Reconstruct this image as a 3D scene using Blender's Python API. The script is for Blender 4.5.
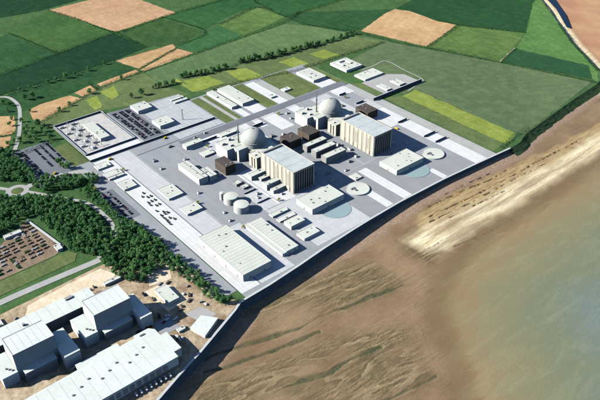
import bpy, bmesh, math, random
import numpy as np
from mathutils import Vector, Matrix
for o in list(bpy.data.objects): bpy.data.objects.remove(o)
SC = bpy.context.scene
COL = SC.collection
R = math.radians
random.seed(7)
# ------------------------------------------------------------------ camera
# Site grid in metres: +X runs along the coast, +Y runs inland, z = 0 is the made-up platform.
cam = bpy.data.cameras.new('camera'); cam.lens = 42.0; cam.sensor_width = 36.0
cam.clip_start = 5; cam.clip_end = 40000
co = bpy.data.objects.new('camera', cam); COL.objects.link(co)
co.location = (-795, -1112, 800); co.rotation_euler = (R(55.5), 0, R(-40))
SC.camera = co
# ------------------------------------------------------------------ light
SUN_AZ, SUN_EL = 147.0, 30.0            # azimuth from +X towards +Y
w = bpy.data.worlds.new('World'); SC.world = w; w.use_nodes = True
nt = w.node_tree; nt.nodes.clear()
sky = nt.nodes.new('ShaderNodeTexSky'); sky.sky_type = 'NISHITA'; sky.sun_disc = False
sky.sun_elevation = R(SUN_EL); sky.sun_rotation = R(90 - SUN_AZ)
sky.air_density = 1.0; sky.dust_density = 0.2; sky.ozone_density = 5.0
bg = nt.nodes.new('ShaderNodeBackground'); bg.inputs['Strength'].default_value = 0.06
wo = nt.nodes.new('ShaderNodeOutputWorld')
nt.links.new(sky.outputs[0], bg.inputs[0]); nt.links.new(bg.outputs[0], wo.inputs[0])
sl = bpy.data.lights.new('sun', 'SUN'); sl.energy = 5.0; sl.angle = R(0.5); sl.color = (1, .95, .86)
so = bpy.data.objects.new('sun', sl); COL.objects.link(so); so.location = (-400, 300, 900)
sd = Vector((math.cos(R(SUN_AZ)) * math.cos(R(SUN_EL)), math.sin(R(SUN_AZ)) * math.cos(R(SUN_EL)), math.sin(R(SUN_EL))))
so.rotation_euler = sd.to_track_quat('Z', 'Y').to_euler()
SC.view_settings.view_transform = 'Standard'; SC.view_settings.look = 'None'
SC.view_settings.exposure = 0.56; SC.view_settings.gamma = 1.0; SC.view_settings.use_curve_mapping = False
SC.render.engine = 'CYCLES'; SC.cycles.diffuse_bounces = 0; SC.cycles.max_bounces = 6
# ------------------------------------------------------------------ helpers
def lin(c): return tuple(((v / 255) / 12.92 if v / 255 < .04045 else ((v / 255 + .055) / 1.055) ** 2.4) for v in c)
MATS = {}
def newmat(name):
    m = bpy.data.materials.new(name); m.use_nodes = True
    n = m.node_tree.nodes; b = n['Principled BSDF']; b.inputs['Roughness'].default_value = .85
    b.inputs['Specular IOR Level'].default_value = .25
    MATS[name] = m
    return m, n, m.node_tree.links, b
def mixrgb(n, l, fac, a, b_, mode='MIX'):
    x = n.new('ShaderNodeMix'); x.data_type = 'RGBA'; x.blend_type = mode
    for s, v in ((x.inputs['Factor'], fac), (x.inputs['A'], a), (x.inputs['B'], b_)):
        if hasattr(v, 'is_output'): l.new(v, s)
        elif isinstance(v, (int, float)): s.default_value = v
        else: s.default_value = (*v, 1)
    return x.outputs['Result']
def pos(n): return n.new('ShaderNodeNewGeometry').outputs['Position']
def noise(n, l, vec, scale, detail=4, rough=.6, dist=0):
    x = n.new('ShaderNodeTexNoise'); x.inputs['Scale'].default_value = scale; x.inputs['Detail'].default_value = detail
    x.inputs['Roughness'].default_value = rough; x.inputs['Distortion'].default_value = dist
    if vec is not None: l.new(vec, x.inputs['Vector'])
    return x.outputs['Fac']
def ramp(n, l, fac, lo, hi, a=0., b_=1.):
    x = n.new('ShaderNodeMapRange'); x.inputs['From Min'].default_value = lo; x.inputs['From Max'].default_value = hi
    x.inputs['To Min'].default_value = a; x.inputs['To Max'].default_value = b_; l.new(fac, x.inputs['Value'])
    return x.outputs['Result']
def rot(n, l, vec, ang, sc=(1, 1, 1)):
    x = n.new('ShaderNodeMapping'); x.inputs['Rotation'].default_value = (0, 0, R(ang)); x.inputs['Scale'].default_value = sc
    l.new(vec, x.inputs['Vector']); return x.outputs['Vector']
def bump(n, l, b, h, st, dist):
    x = n.new('ShaderNodeBump'); x.inputs['Strength'].default_value = st; x.inputs['Distance'].default_value = dist
    l.new(h, x.inputs['Height']); l.new(x.outputs[0], b.inputs['Normal'])
def plain(name, c, var=.12, scale=.06, rough=.85, fine=.5, streak=False):
    m, n, l, b = newmat(name); p = pos(n); c = lin(c)
    d = tuple(v * (1 - var * 2) for v in c); e = tuple(min(1, v * (1 + var)) for v in c)
    a = mixrgb(n, l, ramp(n, l, noise(n, l, p, scale, 5), .3, .7), d, e)
    f = mixrgb(n, l, ramp(n, l, noise(n, l, p, fine, 3), .35, .65, 0, .35), a, tuple(v * .72 for v in c))
    if streak:
        f = mixrgb(n, l, ramp(n, l, noise(n, l, rot(n, l, p, 0, (1, 1, .06)), .35, 3), .45, .75, 0, .45), f, tuple(v * .62 for v in c))
    l.new(f, b.inputs['Base Color']); b.inputs['Roughness'].default_value = rough
    return m
def tiled(name, c, line, size, lw=.06, var=.1, ang=0):
    """paving laid in large bays with visible joints"""
    m, n, l, b = newmat(name); p = pos(n); c = lin(c)
    br = n.new('ShaderNodeTexBrick'); br.offset = 0; br.inputs['Scale'].default_value = 1
    br.inputs['Brick Width'].default_value = size[0]; br.inputs['Row Height'].default_value = size[1]
    br.inputs['Mortar Size'].default_value = lw * size[1] * .5; br.inputs['Mortar Smooth'].default_value = .4
    br.inputs['Color1'].default_value = (*tuple(v * (1 - var) for v in c), 1)
    br.inputs['Color2'].default_value = (*tuple(min(1, v * (1 + var)) for v in c), 1)
    br.inputs['Mortar'].default_value = (*lin(line), 1)
    l.new(rot(n, l, p, ang), br.inputs['Vector'])
    f = mixrgb(n, l, ramp(n, l, noise(n, l, p, .05, 5), .35, .7, 0, .55), br.outputs['Color'], tuple(v * .76 for v in c))
    f = mixrgb(n, l, ramp(n, l, noise(n, l, rot(n, l, p, 0, (1, .05, 1)), .25, 4, .7), .52, .7, 0, .4), f, tuple(v * .7 for v in c))
    f = mixrgb(n, l, ramp(n, l, noise(n, l, p, .7, 3), .45, .7, 0, .35), f, tuple(v * .7 for v in c))
    l.new(f, b.inputs['Base Color']); return m
def field(name, c, c2, ang=0, period=9, stripe=.35, blotch=.004, vein=None):
    """crop or grass: broad blotches, drill lines, fine speckle"""
    m, n, l, b = newmat(name); p = pos(n); c = tuple(v * 1.22 for v in lin(c)); c2 = tuple(v * 1.22 for v in lin(c2))
    a = mixrgb(n, l, ramp(n, l, noise(n, l, p, blotch, 6, .62), .34, .66), c, c2)
    q = rot(n, l, p, ang, (1 / period, .012, 1))
    s = noise(n, l, q, 1.0, 3, .7)
    a = mixrgb(n, l, ramp(n, l, s, .38, .68, 0, stripe), a, tuple(v * .62 for v in c))
    wv_ = n.new('ShaderNodeTexWave'); wv_.bands_direction = 'X'; wv_.inputs['Scale'].default_value = .013; wv_.inputs['Distortion'].default_value = .6; wv_.inputs['Detail'].default_value = 1
    l.new(rot(n, l, p, ang, (1, 1, 1)), wv_.inputs['Vector'])
    a = mixrgb(n, l, ramp(n, l, wv_.outputs['Fac'], .88, 1., 0, .16), a, tuple(min(1, v * 1.5 + .01) for v in c2))
    a = mixrgb(n, l, ramp(n, l, noise(n, l, p, .0022, 3, .5), .42, .62, 0, .5), a, tuple(v * .72 for v in c))
    f = noise(n, l, p, .16, 4, .75)
    a = mixrgb(n, l, ramp(n, l, f, .4, .72, 0, .65), a, tuple(v * .58 for v in c))
    f2 = noise(n, l, p, .035, 4, .7)
    a = mixrgb(n, l, ramp(n, l, f2, .46, .74, 0, .36), a, tuple(min(1, v * 1.4 + .012) for v in c2))
    l.new(a, b.inputs['Base Color']); b.inputs['Roughness'].default_value = .95; b.inputs['Specular IOR Level'].default_value = .1
    bump(n, l, b, f, .5, .8)
    return m
def leafmat(name, c, c2):
    m, n, l, b = newmat(name)
    oi = n.new('ShaderNodeObjectInfo').outputs['Random']
    a = mixrgb(n, l, oi, lin(c), lin(c2))
    f = noise(n, l, pos(n), .35, 3)
    a = mixrgb(n, l, ramp(n, l, f, .35, .7, 0, .5), a, tuple(v * .5 for v in lin(c)))
    l.new(a, b.inputs['Base Color']); b.inputs['Roughness'].default_value = .8; b.inputs['Specular IOR Level'].default_value = .15
    tl = n.new('ShaderNodeBsdfTranslucent'); l.new(a, tl.inputs[0]); mx = n.new('ShaderNodeMixShader'); mx.inputs[0].default_value = .4
    l.new(b.outputs[0], mx.inputs[1]); l.new(tl.outputs[0], mx.inputs[2]); l.new(mx.outputs[0], n['Material Output'].inputs['Surface'])
    return m

class MB:
    def __init__(s): s.v = []; s.f = []; s.mi = []; s.cur = 0
    def face(s, pts):
        i = len(s.v); s.v += [tuple(p) for p in pts]; s.f.append(tuple(range(i, i + len(pts)))); s.mi.append(s.cur)
    def box(s, x0, x1, y0, y1, z0, z1):
        i = len(s.v)
        s.v += [(x0, y0, z0), (x1, y0, z0), (x1, y1, z0), (x0, y1, z0), (x0, y0, z1), (x1, y0, z1), (x1, y1, z1), (x0, y1, z1)]
        for q in ((0, 3, 2, 1), (4, 5, 6, 7), (0, 1, 5, 4), (1, 2, 6, 5), (2, 3, 7, 6), (3, 0, 4, 7)):
            s.f.append(tuple(i + k for k in q)); s.mi.append(s.cur)
        return s
    def prism(s, pts, z0, z1, top=None):
        n = len(pts); i = len(s.v)
        s.v += [(x, y, z0) for x, y in pts] + [(x, y, z1) for x, y in (top or pts)]
        for k in range(n):
            j = (k + 1) % n; s.f.append((i + k, i + j, i + n + j, i + n + k)); s.mi.append(s.cur)
        s.f.append(tuple(i + n + k for k in range(n))); s.mi.append(s.cur)
        s.f.append(tuple(i + n - 1 - k for k in range(n))); s.mi.append(s.cur)
        return s
    def lathe(s, prof, n=48, cx=0, cy=0):
        i = len(s.v)
        for r, z in prof:
            for k in range(n):
                a = 2 * math.pi * k / n; s.v.append((cx + r * math.cos(a), cy + r * math.sin(a), z))
        for q in range(len(prof) - 1):
            for k in range(n):
                j = (k + 1) % n
                s.f.append((i + q * n + k, i + q * n + j, i + (q + 1) * n + j, i + (q + 1) * n + k)); s.mi.append(s.cur)
        return s
    def bar(s, a, b, w):
        a = Vector(a); b = Vector(b); d = (b - a).normalized()
        u = d.cross(Vector((0, 0, 1)) if abs(d.z) < .9 else Vector((1, 0, 0))).normalized() * w / 2; v = d.cross(u).normalized() * w / 2
        i = len(s.v)
        for p in (a, b):
            for q in (u + v, -u + v, -u - v, u - v): s.v.append(tuple(p + q))
        for k in range(4):
            j = (k + 1) % 4; s.f.append((i + k, i + j, i + 4 + j, i + 4 + k)); s.mi.append(s.cur)
        s.f.append((i + 3, i + 2, i + 1, i)); s.f.append((i + 4, i + 5, i + 6, i + 7)); s.mi += [s.cur] * 2
        return s
    def mesh(s, name, mats, smooth=False):
        me = bpy.data.meshes.new(name); me.from_pydata(s.v, [], s.f)
        if not isinstance(mats, (list, tuple)): mats = [mats]
        for m in mats: me.materials.append(MATS[m])
        if len(mats) > 1: me.polygons.foreach_set('material_index', s.mi)
        bm = bmesh.new(); bm.from_mesh(me); bmesh.ops.recalc_face_normals(bm, faces=bm.faces); bm.to_mesh(me); bm.free()
        if smooth: me.polygons.foreach_set('use_smooth', [True] * len(me.polygons))
        me.update(); return me
    def build(s, name, mats, parent=None, smooth=False):
        return obj(name, s.mesh(name, mats, smooth), parent)
def obj(name, me, parent=None):
    o = bpy.data.objects.new(name, me); COL.objects.link(o)
    if parent is not None: o.parent = parent
    return o
def tag(o, label, cat, group=None):
    o['label'] = label; o['category'] = cat
    if group: o['group'] = group
    return o
def thing(name, label, cat, loc=(0, 0, 0), rz=0, group=None):
    o = bpy.data.objects.new(name, None); COL.objects.link(o); o.location = loc; o.rotation_euler = (0, 0, rz)
    return tag(o, label, cat, group)
def struct(name, mb, mat, parent=None):
    o = mb.build(name, mat, parent)
    if parent is None: o['kind'] = 'structure'
    return o
_lift = [0]
def flat(name, pts, z, mat, parent=None):
    _lift[0] += 1; z = z + .0015 * (_lift[0] % 60)
    bm = bmesh.new(); vs = [bm.verts.new((x, y, z)) for x, y in pts]; f = bm.faces.new(vs)
    bmesh.ops.triangulate(bm, faces=[f]); bmesh.ops.recalc_face_normals(bm, faces=bm.faces)
    if bm.faces and sum(q.normal.z for q in bm.faces) < 0: bmesh.ops.reverse_faces(bm, faces=bm.faces)
    me = bpy.data.meshes.new(name); bm.to_mesh(me); bm.free(); me.materials.append(MATS[mat])
    o = obj(name, me, parent)
    if parent is None: o['kind'] = 'structure'
    return o
def rect(x0, x1, y0, y1): return [(x0, y0), (x1, y0), (x1, y1), (x0, y1)]
def smoothline(pts, step=6.):
    out = []; P = [np.array(p, float) for p in pts]
    P = [2 * P[0] - P[1]] + P + [2 * P[-1] - P[-2]]
    for i in range(1, len(P) - 2):
        a, b, c, d = P[i - 1:i + 3]; n = max(2, int(np.linalg.norm(c - b) / step))
        for k in range(n):
            t = k / n
            out.append(tuple(.5 * (2 * b + (c - a) * t + (2 * a - 5 * b + 4 * c - d) * t * t + (3 * b - a - 3 * c + d) * t ** 3)))
    out.append(tuple(P[-2])); return out
def ribbon(pts, width):
    L, Rr = [], []
    for i, p in enumerate(pts):
        a = np.array(pts[max(0, i - 1)]); b = np.array(pts[min(len(pts) - 1, i + 1)]); d = b - a; d = d / (np.linalg.norm(d) + 1e-9)
        nrm = np.array((-d[1], d[0])) * width / 2; L.append(tuple(np.array(p) + nrm)); Rr.append(tuple(np.array(p) - nrm))
    return L, Rr
def strip(name, pts, width, z, mat, step=8):
    s = smoothline(pts, step); L, Q = ribbon(s, width); m = MB()
    for i in range(len(s) - 1):
        m.face([(*Q[i], z), (*Q[i + 1], z), (*L[i + 1], z), (*L[i], z)])
    return struct(name, m, mat)
def inpoly(px, py, poly):
    px = np.asarray(px, float); py = np.asarray(py, float); ins = np.zeros(px.shape, bool); n = len(poly)
    for i in range(n):
        x1, y1 = poly[i]; x2, y2 = poly[(i + 1) % n]
        c = ((y1 > py) != (y2 > py)) & (px < (x2 - x1) * (py - y1) / (y2 - y1 + 1e-12) + x1); ins ^= c
    return ins
def linedist(px, py, pts):
    d = np.full(px.shape, 1e9)
    for (x1, y1), (x2, y2) in zip(pts[:-1], pts[1:]):
        dx, dy = x2 - x1, y2 - y1; t = np.clip(((px - x1) * dx + (py - y1) * dy) / (dx * dx + dy * dy + 1e-9), 0, 1)
        d = np.minimum(d, np.hypot(px - x1 - t * dx, py - y1 - t * dy))
    return d
_rng = np.random.RandomState(3); _tab = _rng.rand(256, 256)
def vnoise(x, y, sc, oct_=4, gain=.5, seed=0):
    out = 0; amp = 1; tot = 0
    for o in range(oct_):
        u = x / sc + 17.3 * o + seed * 5.1; v = y / sc + 9.7 * o + seed * 3.3
        i = np.floor(u).astype(int); j = np.floor(v).astype(int); fu = u - i; fv = v - j
        fu = fu * fu * (3 - 2 * fu); fv = fv * fv * (3 - 2 * fv)
        t = lambda a, b: _tab[a % 256, b % 256]
        out = out + amp * ((t(i, j) * (1 - fu) + t(i + 1, j) * fu) * (1 - fv) + (t(i, j + 1) * (1 - fu) + t(i + 1, j + 1) * fu) * fv)
        tot += amp; amp *= gain; sc /= 2
    return out / tot
def gridmesh(name, xs, ys, Zf, mat, attrs=None, keep=None):
    X, Y = np.meshgrid(xs, ys); nx, ny = len(xs), len(ys); Z = Zf(X, Y)
    v = np.stack([X, Y, Z], -1).reshape(-1, 3)
    idx = np.arange(nx * ny).reshape(ny, nx)
    q = np.stack([idx[:-1, :-1], idx[:-1, 1:], idx[1:, 1:], idx[1:, :-1]], -1)
    if keep is not None: q = q[keep(X, Y)[:-1, :-1]]
    q = q.reshape(-1, 4)
    me = bpy.data.meshes.new(name); me.vertices.add(len(v)); me.vertices.foreach_set('co', v.ravel())
    me.loops.add(q.size); me.loops.foreach_set('vertex_index', q.ravel()); me.polygons.add(len(q))
    me.polygons.foreach_set('loop_start', np.arange(0, q.size, 4))
    me.update(calc_edges=True); me.validate()
    for k, fn in (attrs or {}).items():
        a = me.attributes.new(k, 'FLOAT', 'POINT'); a.data.foreach_set('value', fn(X, Y).ravel().astype(np.float32))
    me.polygons.foreach_set('use_smooth', [True] * len(me.polygons))
    me.materials.append(MATS[mat]); return obj(name, me)
# ------------------------------------------------------------------ materials
plain('roof_pale', (218, 224, 214), .05, .03, .7, .25)
plain('roof_bright', (226, 235, 231), .04, .03, .7, .25)
plain('roof_hall', (200, 212, 214), .08, .04, .65, .3)
plain('roof_dark', (92, 86, 82), .12, .06)
plain('wall_white', (226, 228, 226), .05, .04, .75, .4, True)
plain('wall_cream', (212, 208, 194), .06, .05, .8, .4, True)
plain('wall_recess', (190, 184, 166), .08, .05, .8, .4, True)
plain('wall_brown', (98, 88, 80), .12, .1, .8, .5, True)
plain('wall_grey', (166, 167, 166), .1, .06, .8, .5, True)
plain('slate', (176, 184, 190), .06, .03, .8, .3)
plain('louvre_dark', (46, 52, 60), .12, .1, .6)
plain('concrete_dome', (196, 200, 194), .07, .035, .8, .3, True)
plain('concrete_mid', (165, 166, 165), .08, .05, .85, .4)
plain('steel', (120, 124, 128), .1, .2, .5)
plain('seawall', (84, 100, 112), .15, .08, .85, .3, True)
plain('coping', (205, 210, 212), .06, .08)
tiled('yard_grey', (163, 168, 174), (152, 157, 164), (26, 52), .025, .02)
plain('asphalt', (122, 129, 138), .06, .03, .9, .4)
plain('road_light', (182, 183, 182), .06, .03, .9, .4)
plain('kerb', (196, 196, 194), .06, .1)
tiled('tile_light', (208, 212, 215), (192, 197, 202), (7, 14), .09, .03)
tiled('tile_grey', (190, 195, 200), (208, 213, 218), (11, 20), .1, .03)
tiled('slab_white', (232, 234, 235), (216, 219, 222), (9, 30), .07, .03)
tiled('slab_grey', (162, 165, 169), (155, 158, 163), (6, 40), .1, .03)
plain('gravel', (206, 206, 204), .12, .08, .95, .7)
field('earth', (138, 116, 92), (206, 190, 164), 40, 14, .35, .028)
field('compound', (128, 110, 94), (150, 134, 116), 0, 12, .35, .015)
field('sandy', (214, 198, 168), (232, 220, 196), 0, 20, .15, .02)
field('inland', (60, 92, 56), (80, 110, 66), 30, 12, .3)
field('ploughed', (176, 140, 108), (194, 160, 126), 70, 12, .28, .006)
field('wheat', (180, 144, 106), (202, 170, 128), 62, 9, .3, .01)
field('meadow', (54, 90, 50), (76, 106, 58), -8, 10, .4)
field('meadow_dull', (38, 76, 46), (58, 94, 56), -8, 9, .45)
field('dark', (24, 58, 38), (32, 68, 42), 4, 12, .35)
field('deep', (24, 56, 36), (36, 72, 44), -20, 14, .3)
field('mottled', (44, 80, 46), (72, 98, 54), 40, 8, .5, .02)
field('mid', (40, 82, 48), (56, 98, 56), 60, 14, .4)
field('mid2', (50, 94, 58), (66, 106, 64), 10, 14, .35)
field('light', (78, 108, 58), (104, 128, 72), -32, 13, .6, .006)
field('pale', (84, 110, 74), (104, 126, 82), 20, 18, .35)
field('rough', (34, 72, 44), (58, 92, 54), 50, 16, .3, .015)
field('olive', (88, 106, 68), (106, 122, 78), 0, 12, .25, .008)
field('lime', (124, 140, 66), (146, 160, 78), 0, 9, .35, .012)
field('muted', (88, 108, 78), (102, 120, 84), -62, 16, .4, .008)
field('dark2', (34, 72, 44), (44, 84, 48), -30, 16, .45)
field('deepmute', (40, 78, 52), (50, 88, 56), 20, 12, .3)
field('bright', (74, 114, 62), (96, 134, 74), 30, 16, .25, .01)
field('lawn', (88, 104, 66), (108, 122, 76), 0, 10, .3, .012)
field('bank', (44, 68, 46), (66, 88, 56), 0, 10, .4, .02)
leafmat('leaf', (72, 132, 78), (128, 176, 108))
leafmat('leaf_dark', (86, 144, 88), (102, 156, 96))
leafmat('leaf_hedge', (40, 84, 48), (62, 108, 60))
leafmat('leaf_yellow', (176, 172, 56), (200, 190, 70))
plain('bark', (74, 62, 50), .15, .5)
for nm, c in (('navy', (28, 34, 52)), ('black', (22, 23, 26)), ('grey', (70, 74, 80)), ('silver', (150, 154, 160)), ('red', (110, 30, 28)), ('white', (214, 216, 218)), ('yellow', (226, 200, 40))):
    m_, n_, l_, b_ = newmat('paint_' + nm); b_.inputs['Base Color'].default_value = (*lin(c), 1); b_.inputs['Roughness'].default_value = .35
m_, n_, l_, b_ = newmat('glass_dark'); b_.inputs['Base Color'].default_value = (.012, .016, .022, 1); b_.inputs['Roughness'].default_value = .15
m_, n_, l_, b_ = newmat('tyre'); b_.inputs['Base Color'].default_value = (.02, .02, .02, 1)
m_, n_, l_, b_ = newmat('basin_water'); b_.inputs['Base Color'].default_value = (*lin((150, 174, 178)), 1); b_.inputs['Roughness'].default_value = .2
m_, n_, l_, b_ = newmat('pool_water'); b_.inputs['Base Color'].default_value = (.008, .02, .05, 1); b_.inputs['Roughness'].default_value = .15
# beach: zone colours come from masks on the mesh (sand, rock shelf, algae, bleached rock)
m, n, l, b = newmat('beach'); p = pos(n)
def att(k):
    x = n.new('ShaderNodeAttribute'); x.attribute_name = k; return x.outputs['Fac']
c = mixrgb(n, l, ramp(n, l, noise(n, l, p, .012, 5), .35, .65), lin((134, 110, 84)), lin((162, 138, 108)))
stk = noise(n, l, rot(n, l, p, 11, (.05, 1, 1)), .3, 7, .76)
c = mixrgb(n, l, ramp(n, l, stk, .5, .68, 0, .55), c, lin((112, 96, 72)))
c = mixrgb(n, l, att('shingle'), c, mixrgb(n, l, ramp(n, l, noise(n, l, p, .25, 4), .35, .65), lin((146, 124, 108)), lin((180, 156, 134))))
rk = mixrgb(n, l, ramp(n, l, noise(n, l, rot(n, l, p, 11, (.06, 1, 1)), .28, 7, .74), .38, .62), lin((104, 92, 66)), lin((178, 154, 118)))
rk = mixrgb(n, l, ramp(n, l, noise(n, l, p, .02, 5, .7), .42, .68, 0, .8), rk, lin((116, 106, 76)))
rk = mixrgb(n, l, ramp(n, l, noise(n, l, rot(n, l, p, 11, (.2, 1, 1)), .5, 5, .8), .44, .62, 0, .7), rk, lin((80, 74, 54)))
rk = mixrgb(n, l, ramp(n, l, att('saw'), .04, .3, .5, 0), rk, lin((76, 72, 50)))
rk = mixrgb(n, l, ramp(n, l, att('saw'), .7, .95, 0, .3), rk, lin((214, 192, 152)))
c = mixrgb(n, l, att('rock'), c, rk)
c = mixrgb(n, l, att('tan'), c, mixrgb(n, l, ramp(n, l, noise(n, l, rot(n, l, p, 2, (.15, 1, 1)), .2, 5, .7), .38, .62), lin((160, 134, 96)), lin((200, 176, 130))))
cr = mixrgb(n, l, ramp(n, l, noise(n, l, rot(n, l, p, 2, (.1, 1, 1)), .12, 6, .72), .34, .6), lin((206, 184, 142)), lin((255, 244, 206)))
c = mixrgb(n, l, att('cream'), c, cr)
c = mixrgb(n, l, ramp(n, l, att('gap'), 0, 1, 0, .9), c, lin((44, 40, 32)))
al = mixrgb(n, l, ramp(n, l, noise(n, l, p, .2, 4), .35, .65), lin((48, 64, 46)), lin((84, 94, 62)))
c = mixrgb(n, l, att('algae'), c, al)
c = mixrgb(n, l, att('mud'), c, mixrgb(n, l, ramp(n, l, noise(n, l, p, .008, 5), .35, .65), lin((186, 136, 108)), lin((208, 168, 126))))
fn = noise(n, l, rot(n, l, p, 8, (.45, 1, 1)), .55, 7, .85)
c = mixrgb(n, l, ramp(n, l, fn, .5, .66, 0, .5), c, mixrgb(n, l, 1.0, c, (.5, .48, .44), 'MULTIPLY'))
c = mixrgb(n, l, ramp(n, l, fn, .3, .46, .4, 0), c, mixrgb(n, l, 1.0, c, (1.35, 1.33, 1.28), 'MULTIPLY'))
l.new(c, b.inputs['Base Color']); bump(n, l, b, noise(n, l, p, .5, 6, .75), .8, .7)
b.inputs['Roughness'].default_value = .8
# turbid shallow sea: thins out to nothing at the water's edge
m, n, l, b = newmat('sea'); p = pos(n)
off = att('offshore')
q = noise(n, l, p, .006, 6, .6, 1.2); q2 = noise(n, l, rot(n, l, p, 25, (.5, 1.6, 1)), .03, 6, .7, .6)
def addn(a, b_, k):
    x = n.new('ShaderNodeMath'); x.operation = 'MULTIPLY_ADD'; l.new(b_, x.inputs[0]); x.inputs[1].default_value = k; l.new(a, x.inputs[2]); return x.outputs[0]
d = addn(addn(addn(off, q, 160), q2, 70), q, 0)
c = mixrgb(n, l, ramp(n, l, d, 110, 220), lin((148, 124, 92)), lin((150, 136, 102)))
c = mixrgb(n, l, ramp(n, l, d, 175, 310), c, lin((124, 132, 108)))
c = mixrgb(n, l, ramp(n, l, d, 330, 480), c, lin((112, 134, 142)))
c = mixrgb(n, l, ramp(n, l, q2, .48, .74, 0, .25), c, lin((186, 180, 146)))
l.new(c, b.inputs['Base Color']); b.inputs['Roughness'].default_value = .35; b.inputs['IOR'].default_value = 1.33
wv = noise(n, l, rot(n, l, p, 20, (1, 2.2, 1)), .22, 4, .6); bump(n, l, b, wv, .5, .6)
tr = n.new('ShaderNodeBsdfTransparent'); ms = n.new('ShaderNodeMixShader'); l.new(ramp(n, l, addn(off, q2, 26), 12, 75), ms.inputs[0])
l.new(tr.outputs[0], ms.inputs[1]); l.new(b.outputs[0], ms.inputs[2]); l.new(ms.outputs[0], n['Material Output'].inputs['Surface'])
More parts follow.
